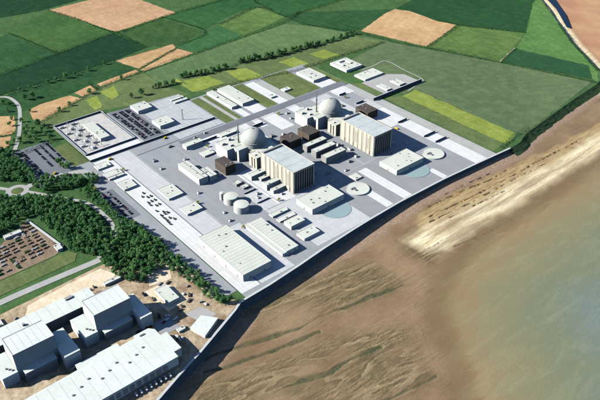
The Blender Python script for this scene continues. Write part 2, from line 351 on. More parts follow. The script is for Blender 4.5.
# ------------------------------------------------------------------ surveyed outlines, metres
FIELDS = [('ploughed', 'top', 2, [(30.0, 1175.5), (107.2, 853.2), (341.7, 880.0), (308.0, 1129.0), (238.2, 1187.6)]),
 ('meadow', 'left_upper', 1, [(-231.8, 1008.5), (-152.4, 1057.8), (24.5, 1167.5), (101.4, 855.8), (-102.9, 811.2)]),
 ('meadow_dull', 'left_lower', 1, [(-236.4, 1012.3), (-154.0, 1053.7), (-104.2, 808.4), (-286.6, 766.2), (-358.7, 752.3)]),
 ('dark', 'crop', 2, [(-363.0, 739.8), (-287.8, 763.0), (-105.4, 805.6), (98.7, 849.3), (117.8, 678.8), (2.0, 657.0), (-110.8, 644.4), (-226.3, 641.2), (-334.6, 638.2), (-399.7, 633.6)]),
 ('deep', 'far_left', 1, [(-215.6, 1211.9), (-122.3, 1204.4), (4.1, 1184.6), (149.7, 1206.6), (234.1, 1248.0), (112.0, 1439.0), (-136.0, 1446.3)]),
 ('mottled', 'mid', 2, [(109.3, 851.4), (281.4, 868.1), (318.7, 679.0), (194.1, 641.0), (120.2, 682.9)]),
 ('mid', 'strip', 1, [(340.1, 877.5), (553.4, 895.3), (677.9, 875.6), (611.4, 765.4), (455.3, 744.0), (325.8, 684.1), (289.3, 868.7)]),
 ('light', 'paddock', 2, [(386.2, 695.4), (579.8, 746.2), (592.1, 617.0), (394.0, 566.9)]), ('mid2', 'long', 1, [(318.7, 673.5), (383.7, 691.8), (393.0, 565.6), (208.7, 549.7), (192.2, 632.4)]),
 ('pale', 'slope', 1, [(26.1, 529.5), (198.2, 544.1), (552.1, 567.7), (692.7, 370.6), (571.6, 375.6), (298.8, 389.6), (131.1, 415.8), (21.8, 416.9)]),
 ('mid', 'far_mid', 1, [(556.0, 893.1), (611.4, 765.4), (592.1, 617.0), (940.3, 626.7), (935.0, 778.8)]),
 ('meadow_dull', 'far_right', 1, [(588.7, 607.8), (659.8, 621.8), (919.5, 441.9), (709.4, 378.9), (657.3, 378.4), (588.7, 537.0)]),
 ('wheat', 'barley_upper', 2, [(-0.0, 649.5), (189.4, 653.0), (180.7, 622.1), (24.5, 559.7)]), ('wheat', 'barley_wedge', 2, [(22.2, 550.1), (181.7, 615.3), (202.0, 555.3), (27.4, 537.1)]),
 ('wheat', 'barley_strip', 2, [(-110.2, 543.8), (14.1, 559.6), (13.5, 540.1), (-109.2, 522.8)]), ('wheat', 'barley_patch', 2, [(-180.9, 532.1), (-127.4, 546.9), (-129.0, 511.9), (-174.5, 496.3)]),
 ('wheat', 'barley_long', 2, [(-309.6, 511.6), (-275.4, 525.6), (-195.3, 525.1), (-178.8, 490.1), (-326.6, 434.2), (-315.4, 485.2)]),
 ('wheat', 'stubble_left', 2, [(-414.8, 555.0), (-349.3, 506.8), (-369.1, 443.9), (-387.6, 421.3), (-453.3, 445.6)]),
 ('wheat', 'stubble_left_low', 2, [(-456.6, 436.2), (-393.0, 413.5), (-417.6, 361.9), (-480.3, 368.7)]),
 ('rough', 'green_strip', 1,
  [(-401.7, 627.9), (-336.7, 632.4), (-228.9, 635.2), (-113.7, 638.2), (-3.0, 647.4), (23.0, 562.7), (-112.3, 545.5), (-184.9, 535.5), (-302.3, 523.1), (-343.6, 508.8), (-424.2, 562.8)]),
 ('olive', 'north_bank', 1, [(-324.7, 432.6), (-177.3, 487.4), (-112.0, 517.3), (21.9, 533.0), (21.8, 416.9), (46.5, 333.7), (-109.7, 375.7), (-169.8, 397.7), (-299.8, 392.2)]),
 ('lime', 'lime_a', 2, [(-177.7, 472.9), (-143.3, 477.7), (-162.2, 412.6), (-183.1, 408.9)]), ('lime', 'lime_b', 2, [(-126.5, 494.2), (-81.5, 503.5), (-97.1, 446.5), (-124.6, 432.0)]),
 ('lime', 'lime_c', 3, [(75.0, 412.8), (145.6, 398.5), (152.0, 331.8), (66.1, 335.7)]), ('lime', 'lime_d', 3, [(198.4, 393.6), (254.7, 372.6), (256.8, 293.4), (192.2, 310.3)]),
 ('lime', 'lime_e', 3, [(350.1, 346.5), (405.5, 346.4), (408.6, 282.9), (360.3, 277.8)]), ('lime', 'lime_f', 3, [(453.2, 334.9), (508.7, 332.1), (518.5, 270.5), (459.9, 272.8)]),
 ('lime', 'lime_g', 3, [(57.8, 435.4), (69.4, 434.0), (70.1, 337.0), (58.8, 338.7)]),
 ('olive', 'landscape', 2, [(51.6, 440.6), (131.1, 415.8), (298.8, 389.6), (555.7, 357.9), (656.6, 346.5), (685.3, 259.5), (361.1, 265.8), (212.6, 297.3), (82.8, 318.6), (56.8, 340.3)]),
 ('muted', 'big', 1,
  [(663.7, 340.6), (710.6, 217.7), (793.1, 21.2), (863.7, -164.6), (909.2, -295.5), (535.5, -346.9), (516.7, -343.6), (514.7, -20.4), (472.7, -24.0), (466.2, 60.1), (489.1, 220.8), (685.3, 259.5)]),
 ('lime', 'lime_strip', 2, [(458.2, -27.0), (512.4, -22.5), (517.3, -334.8), (482.8, -345.9), (456.9, -348.3)]),
 ('olive', 'verge', 1, [(414.4, -5.3), (460.3, -25.0), (458.7, -349.7), (406.8, -350.1)]),
 ('wheat', 'tan_right', 2, [(695.1, 368.6), (770.5, 396.1), (859.2, 429.6), (922.0, 439.7), (946.1, 394.2), (941.7, 281.8), (962.0, 212.3), (847.3, 175.8), (755.4, 154.9)]),
 ('dark2', 'dark_top', 1, [(928.2, 441.0), (1033.3, 465.2), (1141.0, 501.5), (1517.9, 259.2), (1325.7, 179.4), (1076.3, 32.2), (971.7, 204.1), (947.7, 282.7)]),
 ('light', 'light_right', 1, [(961.0, 207.4), (1071.6, 30.7), (831.9, -57.8), (757.0, 148.5)]), ('deepmute', 'dark_right', 2, [(833.4, -63.6), (942.8, -27.3), (998.6, -229.3), (927.6, -286.2)]),
 ('bright', 'coast', 1,
  [(1328.3, 177.2), (1393.8, 204.0), (1233.1, 19.6), (1117.9, -103.6), (1056.8, -181.2), (990.2, -262.0), (921.5, -305.8), (922.7, -290.3), (1001.7, -227.4), (946.9, -25.8), (1074.0, 28.8)])]
HEDGES = [('dark hedge along the near edge of the large tan ploughed field', [(26.5, 1172.1), (66.4, 1016.2), (103.7, 850.5), (234.4, 863.4), (340.1, 877.5)], 6, 5.2),
 ('thin hedge running up from the tan ploughed field to the top edge', [(342.7, 881.7), (435.8, 880.0), (547.3, 886.7)], 6, 5.2),
 ('hedge between the two green fields left of the dark crop', [(-154.0, 1053.7), (-129.5, 943.1), (-104.5, 807.7)], 6, 4.2),
 ('hedge on the upper edge of the dark green crop field', [(-346.3, 750.0), (-287.3, 764.3), (-104.8, 807.0), (97.0, 850.7)], 6, 4.7),
 ('hedge between dark crop field and mottled green field', [(103.3, 843.2), (116.0, 681.4)], 6, 5.2),
 ('straggling hedge below the dark green crop field', [(-335.6, 635.3), (-268.9, 637.1), (-200.8, 636.0), (-112.2, 641.3), (-58.0, 648.3), (0.4, 653.8)], 8, 5.7),
 ('hedge along the lower side of the tan stubble strips', [(-325.7, 430.2), (-251.9, 459.6), (-178.8, 490.1), (-112.0, 517.3), (-18.3, 532.6), (25.7, 534.2), (114.5, 544.2), (200.2, 547.2)], 8, 6.2),
 ('short hedge splitting the two tan stubble wedges', [(23.5, 555.2), (109.4, 590.2), (182.9, 617.3)], 6, 4.2),
 ('hedge across the end of the short tan stubble patch', [(-126.5, 557.4), (-129.8, 504.7)], 7, 5.2),
 ('straight hedge between the mottled field and long green field', [(282.8, 870.5), (319.6, 674.9), (192.2, 632.4)], 6, 4.7),
 ('long hedge between two green fields above the pale slope', [(206.6, 546.6), (301.2, 556.2), (392.5, 564.9), (563.4, 581.6), (659.8, 621.8)], 7, 5.7),
 ('hedge round the left of the light green paddock', [(386.2, 695.4), (469.8, 719.6), (579.8, 746.2), (592.1, 617.0)], 6, 5.2),
 ('hedge on the skyline side of the light paddock', [(623.7, 850.2), (601.0, 774.2), (600.7, 696.6)], 6, 5.2),
 ('dark hedge between the far green fields at the top', [(592.1, 617.0), (742.8, 615.9), (940.3, 626.7)], 6, 5.2),
 ('hedge on the left side of the rounded tan field', [(588.7, 537.0), (650.8, 416.9), (682.1, 368.5)], 7, 6.2),
 ('long bushy hedge between rounded tan field and big dull field',
  [(673.9, 364.5), (693.1, 284.1), (710.6, 217.7), (743.9, 144.6), (793.1, 21.2), (824.0, -60.3), (860.8, -166.6), (889.4, -241.6), (907.7, -302.3)], 11, 8.7),
 ('hedge climbing between the rounded tan field and striped green field', [(759.9, 151.0), (849.7, 173.9), (963.4, 205.4)], 7, 6.2),
 ('hedge below the dark green field at the top right', [(949.1, 275.6), (970.3, 203.0), (1016.3, 121.3), (1073.0, 31.7)], 6, 3.7),
 ('pale-edged hedge left of the small dark field near the coast', [(829.1, -60.0), (888.7, -40.1), (944.5, -25.7)], 6, 4.2),
 ('clipped dark hedge along the top of the landscaped strips', [(99.4, 320.2), (216.3, 302.4), (342.0, 268.8), (475.5, 268.9), (587.0, 261.4), (682.4, 256.7)], 8, 5.2),
 ('hedge following the top of the old cliff by the beach', [(1217.5, 9.4), (1107.5, -110.2), (1047.0, -187.2), (984.1, -265.6)], 6, 4.2),
 ('dark scrub along the rim of the embankment right of sea wall', [(433.3, -352.0), (464.2, -348.4), (503.8, -339.0), (557.4, -339.9)], 11, 7.2),
 ('dark hedge above the left stubble field by the lane', [(-433.9, 435.4), (-402.8, 424.8), (-382.1, 423.1)], 8, 6.2),
 ('hedge between the car park and the north bank', [(-424.1, 310.3), (-386.5, 318.5), (-349.6, 322.6), (-329.7, 329.8)], 9, 6.2)]
WOODS = [('wood_main',
  [(-517.6, 193.5), (-495.0, 155.8), (-461.3, 136.8), (-417.8, 91.0), (-388.6, 34.4), (-390.5, -21.2), (-402.5, -85.6), (-422.1, -116.0), (-446.8, -121.7), (-472.3, -81.5), (-473.2, -10.2),
   (-477.2, 68.8), (-493.4, 78.1), (-528.1, 60.5), (-568.7, 53.8)]),
 ('wood_topleft', [(-450.3, 377.8), (-422.7, 354.6), (-422.4, 308.8), (-421.8, 232.6), (-427.8, 176.3), (-445.5, 196.2), (-460.0, 213.4), (-497.1, 249.6)]),
 ('wood_island', [(-440.4, 172.1), (-407.0, 184.1), (-360.2, 144.7), (-321.2, 117.1), (-328.5, 98.0), (-360.8, 110.2), (-399.1, 122.8), (-430.5, 134.7)]),
 ('wood_right',
  [(-437.2, -122.2), (-396.7, -90.4), (-371.8, -70.7), (-352.4, -70.2), (-342.3, -136.1), (-336.6, -225.2), (-334.5, -318.2), (-330.2, -377.1), (-345.8, -373.4), (-353.4, -322.2), (-358.7, -267.3),
   (-366.1, -233.0), (-387.9, -228.9), (-422.4, -241.1), (-439.8, -209.6), (-446.1, -155.2)]),
 ('wood_small', [(-375.6, 88.6), (-350.0, 86.5), (-355.9, 39.1), (-358.7, -17.4), (-352.4, -70.2), (-339.2, -130.7), (-346.7, -136.4), (-365.7, -63.2), (-370.8, -11.7), (-370.1, 32.5)])]
BELT = [(-2.6, 421.5), (8.6, 420.0), (23.9, 415.2), (40.9, 412.9), (81.1, 432.5), (96.6, 432.0), (108.8, 426.0), (121.0, 420.0), (135.0, 416.7), (149.1, 413.4), (175.2, 413.1), (187.6, 407.0),
 (204.2, 401.8), (262.2, 411.2), (274.9, 409.6), (290.0, 406.1), (307.3, 400.9), (322.5, 397.4), (337.8, 389.2), (357.6, 386.6), (382.0, 385.1), (402.2, 382.5), (424.8, 378.0), (450.0, 376.3),
 (475.6, 374.7), (496.6, 372.0), (520.2, 367.4), (546.5, 365.6), (573.2, 363.8), (603.0, 365.0), (630.4, 363.2), (655.8, 363.4)]
LONE = [(-51.6, 408.3), (-81.9, 411.1), (-360.7, 202.5), (-354.2, 191.7), (-360.4, 218.4)]
SIDETREES = [(-346.5, 464.1), (-349.1, 427.1), (-349.8, 395.9), (-325.1, 419.9), (-366.6, 366.8), (-348.4, 376.1), (-329.9, 385.5), (-330.6, 361.1), (-360.4, 417.4), (-310.9, 502.2), (-444.2, 316.0),
 (-345.7, 588.2), (-338.3, 567.6), (-352.6, 537.1), (-294.3, 574.4), (-274.1, 572.4), (-398.4, 381.4), (-414.2, 376.7), (-368.1, 386.4), (-389.7, 368.1), (-318.2, 401.2), (-331.3, 337.2),
 (-359.8, 349.0), (-376.3, 462.8), (-361.0, 489.6), (-207.5, 633.4), (-185.8, 631.6), (-157.1, 632.3), (-131.4, 631.8), (-90.9, 636.4), (-256.5, 634.5), (-283.7, 633.8), (-36.6, 648.3),
 (-254.2, 454.5), (-221.1, 469.2), (-151.8, 500.0), (-47.3, 523.6)]
ROADS = [('lane', 'pale curving lane past the tan stubble fields', [(-358.5, 643.2), (-326.9, 624.2), (-317.7, 594.1), (-321.2, 546.1), (-346.2, 477.1), (-376.9, 406.2), (-410.6, 344.5)], 9),
 ('road', 'access road curving from roundabout through the wood',
  [(-460.5, 169.5), (-433.5, 127.7), (-405.4, 85.2), (-380.8, 46.1), (-373.8, -9.2), (-377.5, -57.5), (-396.8, -98.4), (-424.9, -121.3), (-443.9, -127.8)], 8),
 ('road', 'road leaving the roundabout to the left', [(-479.6, 190.3), (-508.7, 229.4)], 9),
 ('road', 'straight road below the brown compound', [(-673.4, -135.2), (-623.0, -131.4), (-536.3, -132.0), (-443.8, -135.3)], 14),
 ('road', 'entrance road from car park to the platform', [(-457.6, 176.7), (-419.9, 184.7), (-374.4, 177.2), (-331.6, 156.9), (-317.9, 114.4)], 14),
 ('lane', 'thin path crossing the muted field to the dark wall', [(492.4, 155.6), (539.5, 155.9), (587.8, 156.3), (581.4, 81.0), (572.6, 3.4), (528.3, -8.1), (491.7, -16.8)], 3),
 ('path', 'dirt path between the trees of the wood', [(-382.0, -62.1), (-361.9, -95.5), (-350.0, -149.5), (-341.9, -256.9), (-345.0, -309.4), (-345.1, -355.0)], 4),
 ('path', 'pale track beside the striped green field', [(829.8, -56.0), (894.8, -35.6), (947.8, -21.6)], 3)]
SHORE = [(855.3, -465.6), (647.6, -478.8), (480.6, -481.1), (328.0, -485.3), (196.5, -484.9), (79.4, -494.6), (-8.1, -522.6), (-80.0, -563.9), (-128.4, -629.5), (-165.9, -692.9), (-210.6, -740.7),
 (-244.7, -778.5)]
CREAM = [(33.7, -434.4), (108.9, -430.8), (223.5, -437.4), (387.4, -441.7), (523.2, -452.1), (702.1, -445.1), (910.5, -434.3), (932.4, -490.6), (642.1, -494.4), (468.1, -494.0), (317.5, -497.5),
 (187.6, -496.6), (80.3, -501.0), (42.7, -477.3)]
TAN = [(89.2, -409.1), (153.3, -391.5), (270.9, -399.1), (390.0, -405.6), (575.1, -417.9), (744.4, -419.6), (944.4, -415.6), (909.8, -460.8), (663.3, -467.5), (367.9, -455.2), (209.7, -448.1),
 (87.0, -449.7)]
ROCKA = [(-414.0, -426.0), (-349.9, -417.1), (-280.4, -398.5), (-195.0, -396.9), (-94.7, -405.5), (-56.8, -437.3), (-45.2, -476.5), (-55.2, -517.6), (-127.9, -503.8), (-206.7, -488.8), (-298.1, -469.4),
 (-393.6, -451.3)]
ROCKB = [(-501.8, -479.7), (-454.9, -460.4), (-396.0, -494.4), (-297.1, -518.6), (-220.5, -540.3), (-175.5, -563.5), (-139.4, -584.9), (-136.1, -625.5), (-166.3, -660.9), (-173.5, -691.3), (-260.0, -682.6),
 (-293.5, -707.0), (-539.3, -500.8)]
ROCKC = [(23.2, -418.8), (95.7, -403.9), (108.4, -457.3), (88.7, -493.8), (27.3, -507.8), (16.3, -483.6), (6.6, -452.5)]
ALGAE = [[(-430.4, -436.7), (-402.0, -441.6), (-349.7, -457.7), (-264.6, -479.8), (-203.5, -485.3), (-161.8, -494.8), (-107.5, -507.7), (-53.9, -518.8)],
 [(-437.9, -461.8), (-384.1, -478.1), (-318.5, -495.0), (-245.5, -507.7)], [(-363.0, -562.5), (-338.6, -568.0), (-291.1, -582.5), (-242.3, -586.4), (-196.0, -595.1)],
 [(-284.0, -671.8), (-248.7, -677.8), (-212.2, -684.0), (-170.9, -691.0)]]
SANDA = [(-50.5, -446.3), (-31.7, -443.3), (-13.4, -495.9), (-47.2, -517.4), (-51.7, -492.6)]
BLACKROWS = [[(149.0, -392.6), (209.5, -396.4), (267.9, -401.5), (325.3, -409.2), (386.6, -408.1)], [(127.0, -414.6), (241.1, -422.9), (341.7, -428.2), (404.9, -428.8), (497.9, -429.5), (623.8, -434.4)],
 [(114.2, -425.8), (226.7, -434.5), (391.2, -438.6), (495.2, -444.2)], [(207.3, -384.9), (283.2, -389.2), (344.8, -394.3)], [(97.0, -502.8), (187.3, -517.1), (259.0, -521.0)],
 [(157.4, -440.1), (245.2, -445.4), (321.1, -451.1)]]
POOL = [(1445.9, 215.0), (1470.4, 194.5), (1330.4, 48.5), (1239.0, -28.0), (1234.5, -12.9), (1355.4, 102.8)]
# ------------------------------------------------------------------ the setting
WALL = [(-6000, -2500), (-1500, -850), (-700, -545), (-521, -474), (-477, -456), (-429, -438), (-334, -397), (-316, -387), (-252, -384), (-180, -377), (-114, -369), (-33, -362), (13, -359), (103, -355), (230, -356), (331, -361), (449, -368)]
BANK = [(449, -368), (490, -366), (531, -352), (640, -338), (760, -324), (908, -311), (975, -295), (1006, -249)]
CLIFF = [(1006, -249), (1060, -180), (1118, -104), (1250, 40), (1377, 177), (1800, 700), (3000, 2600), (9000, 9000)]
COAST = WALL + BANK[1:] + CLIFF[1:]
flat('ground', COAST + [(9000, 14000), (-12000, 14000), (-14000, -2500)], 0.0, 'inland')
for kind, nm, layer, pts in FIELDS:
    ed = []
    for (ax, ay), (bx, by) in zip(pts, pts[1:] + pts[:1]):
        n_ = max(1, int(math.hypot(bx - ax, by - ay) / 14))
        for k in range(n_): ed.append((ax + (bx - ax) * k / n_ + (random.uniform(-1.8, 1.8) if k else 0), ay + (by - ay) * k / n_ + (random.uniform(-1.8, 1.8) if k else 0)))
    flat('field', ed, .12 * layer, kind)
def skirt(name, pts, off, z1, mat, rows=6, rough=2.):
    s = smoothline(pts, 10); m = MB(); rows_v = []
    for k in range(rows + 1):
        t = k / rows; row = []
        for i, p_ in enumerate(s):
            a = np.array(s[max(0, i - 1)]); b_ = np.array(s[min(len(s) - 1, i + 1)]); d_ = (b_ - a) / (np.linalg.norm(b_ - a) + 1e-9)
            sea = np.array((d_[1], -d_[0])); j = rough * (random.random() - .5) if 0 < k else 0
            row.append((p_[0] + sea[0] * (off * t + j), p_[1] + sea[1] * (off * t + j), z1 * t ** .9 + (random.random() - .5) * rough * .3 * (0 < k)))
        rows_v.append(row)
    for k in range(rows):
        for i in range(len(s) - 1): m.face([rows_v[k][i], rows_v[k + 1][i], rows_v[k + 1][i + 1], rows_v[k][i + 1]])
    return struct(name, m, mat)
skirt('embankment', BANK, 26, -13, 'bank')
skirt('cliff', CLIFF, 9, -13, 'earth', 6, 3)
# sea wall
sw = thing('sea_wall', 'long dark concrete sea wall with pale coping between platform and beach', 'wall', (0, -360, 0))
L_, R_ = ribbon(WALL, 2.4); m = MB()
L2, R2 = ribbon(WALL, 7.5)
for i in range(len(WALL) - 1):
    m.face([(*R2[i], -23), (*R2[i + 1], -23), (*R_[i + 1], 1.0), (*R_[i], 1.0)]); m.face([(*L_[i], 1.0), (*L_[i + 1], 1.0), (*L_[i + 1], -23), (*L_[i], -23)])
m.face([(*R2[-1], -23), (*L_[-1], -23), (*L_[-1], 1), (*R_[-1], 1)])
o = m.build('wall_face', 'seawall', sw); o.location = (0, 360, 0)
L3, R3 = ribbon(WALL, 4.2); m = MB()
for i in range(len(WALL) - 1):
    a, b_, c_, d_ = R3[i], R3[i + 1], L3[i + 1], L3[i]
    m.prism([a, b_, c_, d_], 1.0, 1.6)
o = m.build('coping', 'coping', sw); o.location = (0, 360, 0)
# beach and sea
SH = [(9000, 7000), (2600, 900), (1500, -150), (1080, -420)] + SHORE + [(-420, -960), (-900, -1500), (-2500, -3200), (-5000, -6000)]
SEAPOLY = SH + [(20000, -6000), (20000, 7000)]
ALLC = COAST
def vstr(X, Y): return Y + .2 * X * (X < 0) + 22 * vnoise(X, Y, 160, 3, .5, 4)
def mask(X, Y, poly, soft=14):
    d = linedist(X, Y, list(poly) + [poly[0]]); s = np.where(inpoly(X, Y, poly), d, -d) + 16 * (vnoise(X, Y, 30, 3, .6, 2) - .5)
    return np.clip(s / soft + .5, 0, 1)
def band(X, Y, line, w):
    wv_ = w * np.clip(3.2 * vnoise(X * .5, Y, 40, 4, .65, 8) - .75, -.6, 1.6); d = linedist(X + 7 * (vnoise(X, Y, 40, 2, .5, 3) - .5), Y + 9 * (vnoise(X, Y, 35, 3, .5, 6) - .5), line)
    return np.clip((wv_ - d) / 2.0 + .4, 0, 1)
_cache = {}
def feats(X, Y):
    k = (X.shape, float(X[0, 0]), float(Y[-1, -1]))
    if k in _cache: return _cache[k]
    f = {}
    f['cream'] = mask(X, Y, CREAM, 26) * np.clip(3.4 * vnoise(X * .09, Y, 15, 3, .55, 41) - .6, .4, 1); f['rock'] = np.maximum.reduce([mask(X, Y, ROCKA, 30), mask(X, Y, ROCKB, 30), mask(X, Y, ROCKC, 22)])
    f['rock'] *= np.clip(3.2 * vnoise(X * .35, vstr(X, Y), 46, 3, .55, 31) - .75, .12, 1)
    f['rock'] *= np.clip(1.4 - 1.1 * mask(X, Y, SANDA, 8), 0, 1)
    f['algae'] = np.maximum.reduce([band(X, Y, a, 3.6) for a in ALGAE]) * (.45 + .55 * vnoise(X, Y, 18, 3, .6, 5))
    f['tan'] = mask(X, Y, TAN, 10)
    dw = linedist(X, Y, COAST); ds = linedist(X, Y, SH); sea = inpoly(X, Y, SEAPOLY)
    f['dw'] = dw; f['ds'] = ds; f['sea'] = sea
    f['shingle'] = np.clip((40 - dw) / 14 + 1.2 * (vnoise(X, Y, 25, 3, .6, 1) - .5), 0, 1) * (1 - .6 * f['cream'])
    f['mud'] = np.clip((X - 880) / 90, 0, 1) * np.clip((dw - 20 - 14 * vnoise(X, Y, 60, 2)) / 25, 0, 1)
    v = vstr(X, Y)
    f['cream'] = np.maximum(f['cream'], np.clip((X - 860) / 60, 0, 1) * np.clip((42 - dw) / 12, 0, 1))
    saw = (vnoise(X * .16, v, 80, 5, .52, 21) * 12 + v / 40.) % 1.0
    g = np.zeros(X.shape)
    for ln in BLACKROWS:
        dd = linedist(X, Y + 2.5 * (vnoise(X, Y, 30, 2, .5, 7) - .5), ln)
        g = np.maximum(g, np.clip((1.5 * (.2 + 1.6 * vnoise(X, Y, 17, 2, .5, 11)) - dd) / 1.2 + .3, 0, 1) * np.clip((vnoise(X, Y, 9, 3, .6, 12) - .44) * 9, 0, 1))
    f['gap'] = g; f['saw'] = saw
    _cache[k] = f; return f
def foot(X):
    q = np.clip((X + 140) / 360, 0, 1); return -17.5 + 9 * q * q * (3 - 2 * q)
def beach_z(X, Y):
    f = feats(X, Y); t = f['dw'] / (f['dw'] + f['ds'] + 1e-6)
    z = np.where(f['sea'], -21 - .02 * np.minimum(f['ds'], 300), foot(X) + (-20.8 - foot(X)) * t)
    amp = f['rock'] * .55 + f['cream'] * .6
    z = z + amp * (f['saw'] ** 1.5 - .4) * np.clip(2.2 * vnoise(X * .12, Y + .2 * X * (X < 0), 14, 3, .6, 13) - .5, 0, 1.5) * np.where(f['sea'], .2, 1)
    z = z + (vnoise(X * .4, Y, 7, 3, .6, 14) - .5) * (.3 + .8 * f['rock'] + .5 * f['cream']) * np.where(f['sea'], .2, 1) + (vnoise(X, Y, 60, 3) - .5) * .8 * np.where(f['sea'], .3, 1)
    z = z - f['algae'] * 1.3 - f['gap'] * 1.6
    return np.minimum(z, -6)
def span(*seg):
    out = []
    for a, b_, st in seg: out += list(np.arange(a, b_, st))
    return np.array(out + [seg[-1][1]])
xs = span((-15000, -3000, 1500), (-3000, -900, 100), (-900, -560, 12), (-560, 660, 1.9), (660, 1600, 9), (1600, 4000, 120), (4000, 20000, 1600))
ys = span((-9000, -1500, 750), (-1500, -900, 40), (-900, -720, 6), (-720, -335, 1.5), (-335, 400, 14), (400, 9000, 700))
be = gridmesh('beach', xs, ys, beach_z, 'beach', {k: (lambda X, Y, k=k: feats(X, Y)[k]) for k in ('shingle', 'rock', 'cream', 'tan', 'saw', 'gap', 'algae', 'mud')},
              keep=lambda X, Y: ~(inpoly(X, Y, [(x, y + 30) for x, y in COAST] + [(9000, 14000), (-12000, 14000), (-14000, -2500)])))
be['kind'] = 'structure'
xs = span((-15000, -3000, 1500), (-3000, -900, 100), (-900, 1600, 14), (1600, 4000, 120), (4000, 20000, 1600))
ys = span((-9000, -1500, 750), (-1500, -900, 40), (-900, -300, 8), (-300, 1500, 60), (1500, 9000, 700))
def offs(X, Y):
    d_ = linedist(X, Y, SH); return np.where(inpoly(X, Y, SEAPOLY), d_, -d_)
se = gridmesh('sea', xs, ys, lambda X, Y: X * 0 - 20.6, 'sea', {'offshore': offs}, keep=lambda X, Y: offs(X, Y) > -40)
se['kind'] = 'structure'
flat('tidal_pool', POOL, -8.2, 'pool_water')
# platform
PZ = .5
plat = [(-302, 391), (-172, 391), (-172, 372), (24, 352), (24, 306), (100, 306), (390, 290), (406, 285), (406, -364), (331, -360.5), (230, -355.5), (103, -354.5), (13, -358.5), (-33, -361.5), (-114, -368.5), (-180, -376.5), (-252, -383.5), (-302, -386)]
pm = MB().prism(plat, -1, PZ); struct('platform', pm, 'yard_grey')
PAVE = [  # x0,x1,y0,y1,layer,material
 (-302, -175, 188, 391, 1, 'gravel'), (-302, -176, 187, 213, 2, 'slab_white'), (-168, -112, 192, 368, 1, 'asphalt'), (-174, -168, 190, 372, 2, 'kerb'),
 (-100, 22, 140, 350, 1, 'tile_grey'), (-302, -263, -372, 178, 1, 'slab_white'), (-263, -261, -372, 178, 2, 'asphalt'), (-261, -216, -205, 178, 1, 'tile_light'), (-261, -186, -372, -205, 1, 'tile_light'),
 (-110, 396, 115, 139, 3, 'asphalt'), (-115, -20, 88, 114, 2, 'slab_white'), (-78, 62, 10, 110, 1, 'tile_light'), (-123, -90, -222, -132, 1, 'tile_light'), (-90, -44, -205, -60, 1, 'slab_white'),  # wide band along X: shadow-like darkening put in as asphalt colour
 (-118, 18, -357, -205, 1, 'tile_light'), (20, 66, -352, -292, 1, 'slab_grey'), (69, 88, -351, -290, 1, 'slab_white'), (90, 115, -352, -205, 1, 'slab_grey'), (117, 141, -352, -218, 1, 'slab_white'), (143, 168, -352, -205, 1, 'slab_grey'),
 (236, 250, -353, -312, 2, 'slab_white'), (170, 236, -353, -284, 1, 'slab_grey'), (252, 336, -356, -298, 1, 'slab_grey'),
 (338, 375, -361, -40, 1, 'slab_white'), (377.5, 405, -363, 112, 1, 'road_light'), (376, 377.5, -363, 112, 2, 'kerb'), (389.5, 391.5, -363, 112, 2, 'kerb'),
 (315, 337, -126, -38, 1, 'slab_white'), (332, 376, -38, 20, 1, 'tile_light'), (332, 384, 72, 114, 1, 'slab_white'),
 (187, 216, 44, 114, 1, 'slab_white'), (187, 216, 140, 288, 2, 'slab_white'), (216, 240, 140, 280, 2, 'road_light'), (108, 147, 30, 114, 1, 'slab_white'), (108, 147, 140, 187, 2, 'slab_white'), (79, 98, 70, 114, 1, 'slab_white'), (79, 98, 140, 192, 2, 'slab_white'), (75, 150, 187, 302, 2, 'road_light'),
 (40, 60, 20, 114, 2, 'slab_white'), (150, 186, 20, 110, 1, 'yard_grey'), (-44, 62, 110, 114, 2, 'kerb'),
 (262, 318, -20, 110, 1, 'tile_light'), (26, 74, 142, 300, 1, 'lawn'), (52, 62, 142, 300, 2, 'road_light'), (151, 186, 142, 298, 1, 'lawn'), (241, 330, 142, 292, 1, 'lawn'), (384, 405, 114, 284, 1, 'lawn'), (332, 384, 142, 178, 2, 'slab_white')]
PAVE += [(-215, 20, 143.5, 147, 4, 'asphalt'), (-214.5, -213, -200, 178, 4, 'kerb'), (-128, -126.8, -60, 120, 2, 'kerb'), (-84, -83, -205, -60, 3, 'asphalt'), (-210, -124, -58, -56.8, 2, 'kerb'), (-210, -130, 44, 45.2, 2, 'kerb'), (58, 60, -205, -60, 2, 'kerb'), (148, 150, -205, -60, 2, 'kerb'), (20, 338, -206, -204, 2, 'kerb'), (62, 336, 108, 110, 4, 'kerb'), (-118, -60, -206, -204.6, 3, 'asphalt')] + [(-212 + 22 * k, -211.4 + 22 * k, -56, 44, 2, 'road_light') for k in range(1, 2)]
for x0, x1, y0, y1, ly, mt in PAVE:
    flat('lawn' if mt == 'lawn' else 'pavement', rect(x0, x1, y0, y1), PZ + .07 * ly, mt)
# ground outside the platform
flat('road', rect(-338, -304, -360, 150), .4, 'yard_grey')
flat('verge', [(-352, 150), (-340, 150), (-340, -362), (-352, -330)], .3, 'lawn')
flat('lawn', rect(-340, -306, 165, 300), .3, 'lawn')
flat('car_park', rect(-430, -340, 158, 336), .4, 'asphalt')
flat('car_park', rect(-362, -318, -60, 72), .45, 'asphalt')
flat('pavement', rect(-340, -303, 60, 190), .5, 'yard_grey')
flat('earth_ground', [(-1600, -260), (-640, -160), (-445, -150), (-405, -205), (-352, -205), (-322, -370), (-316, -385), (-429, -436), (-521, -472), (-700, -543), (-1500, -845)], .3, 'earth')
flat('compound_ground', [(-680, 30), (-568, 20), (-495, 66), (-478, -58), (-500, -72), (-700, -78)], .42, 'compound')
flat('verge', [(-760, -120), (-480, -110), (-468, -92), (-478, -75), (-700, -82)], .46, 'lawn')
flat('sand_patch', [(-590, -168), (-520, -160), (-455, -158), (-440, -190), (-470, -205), (-500, -190), (-560, -196), (-610, -200)], .45, 'sandy')
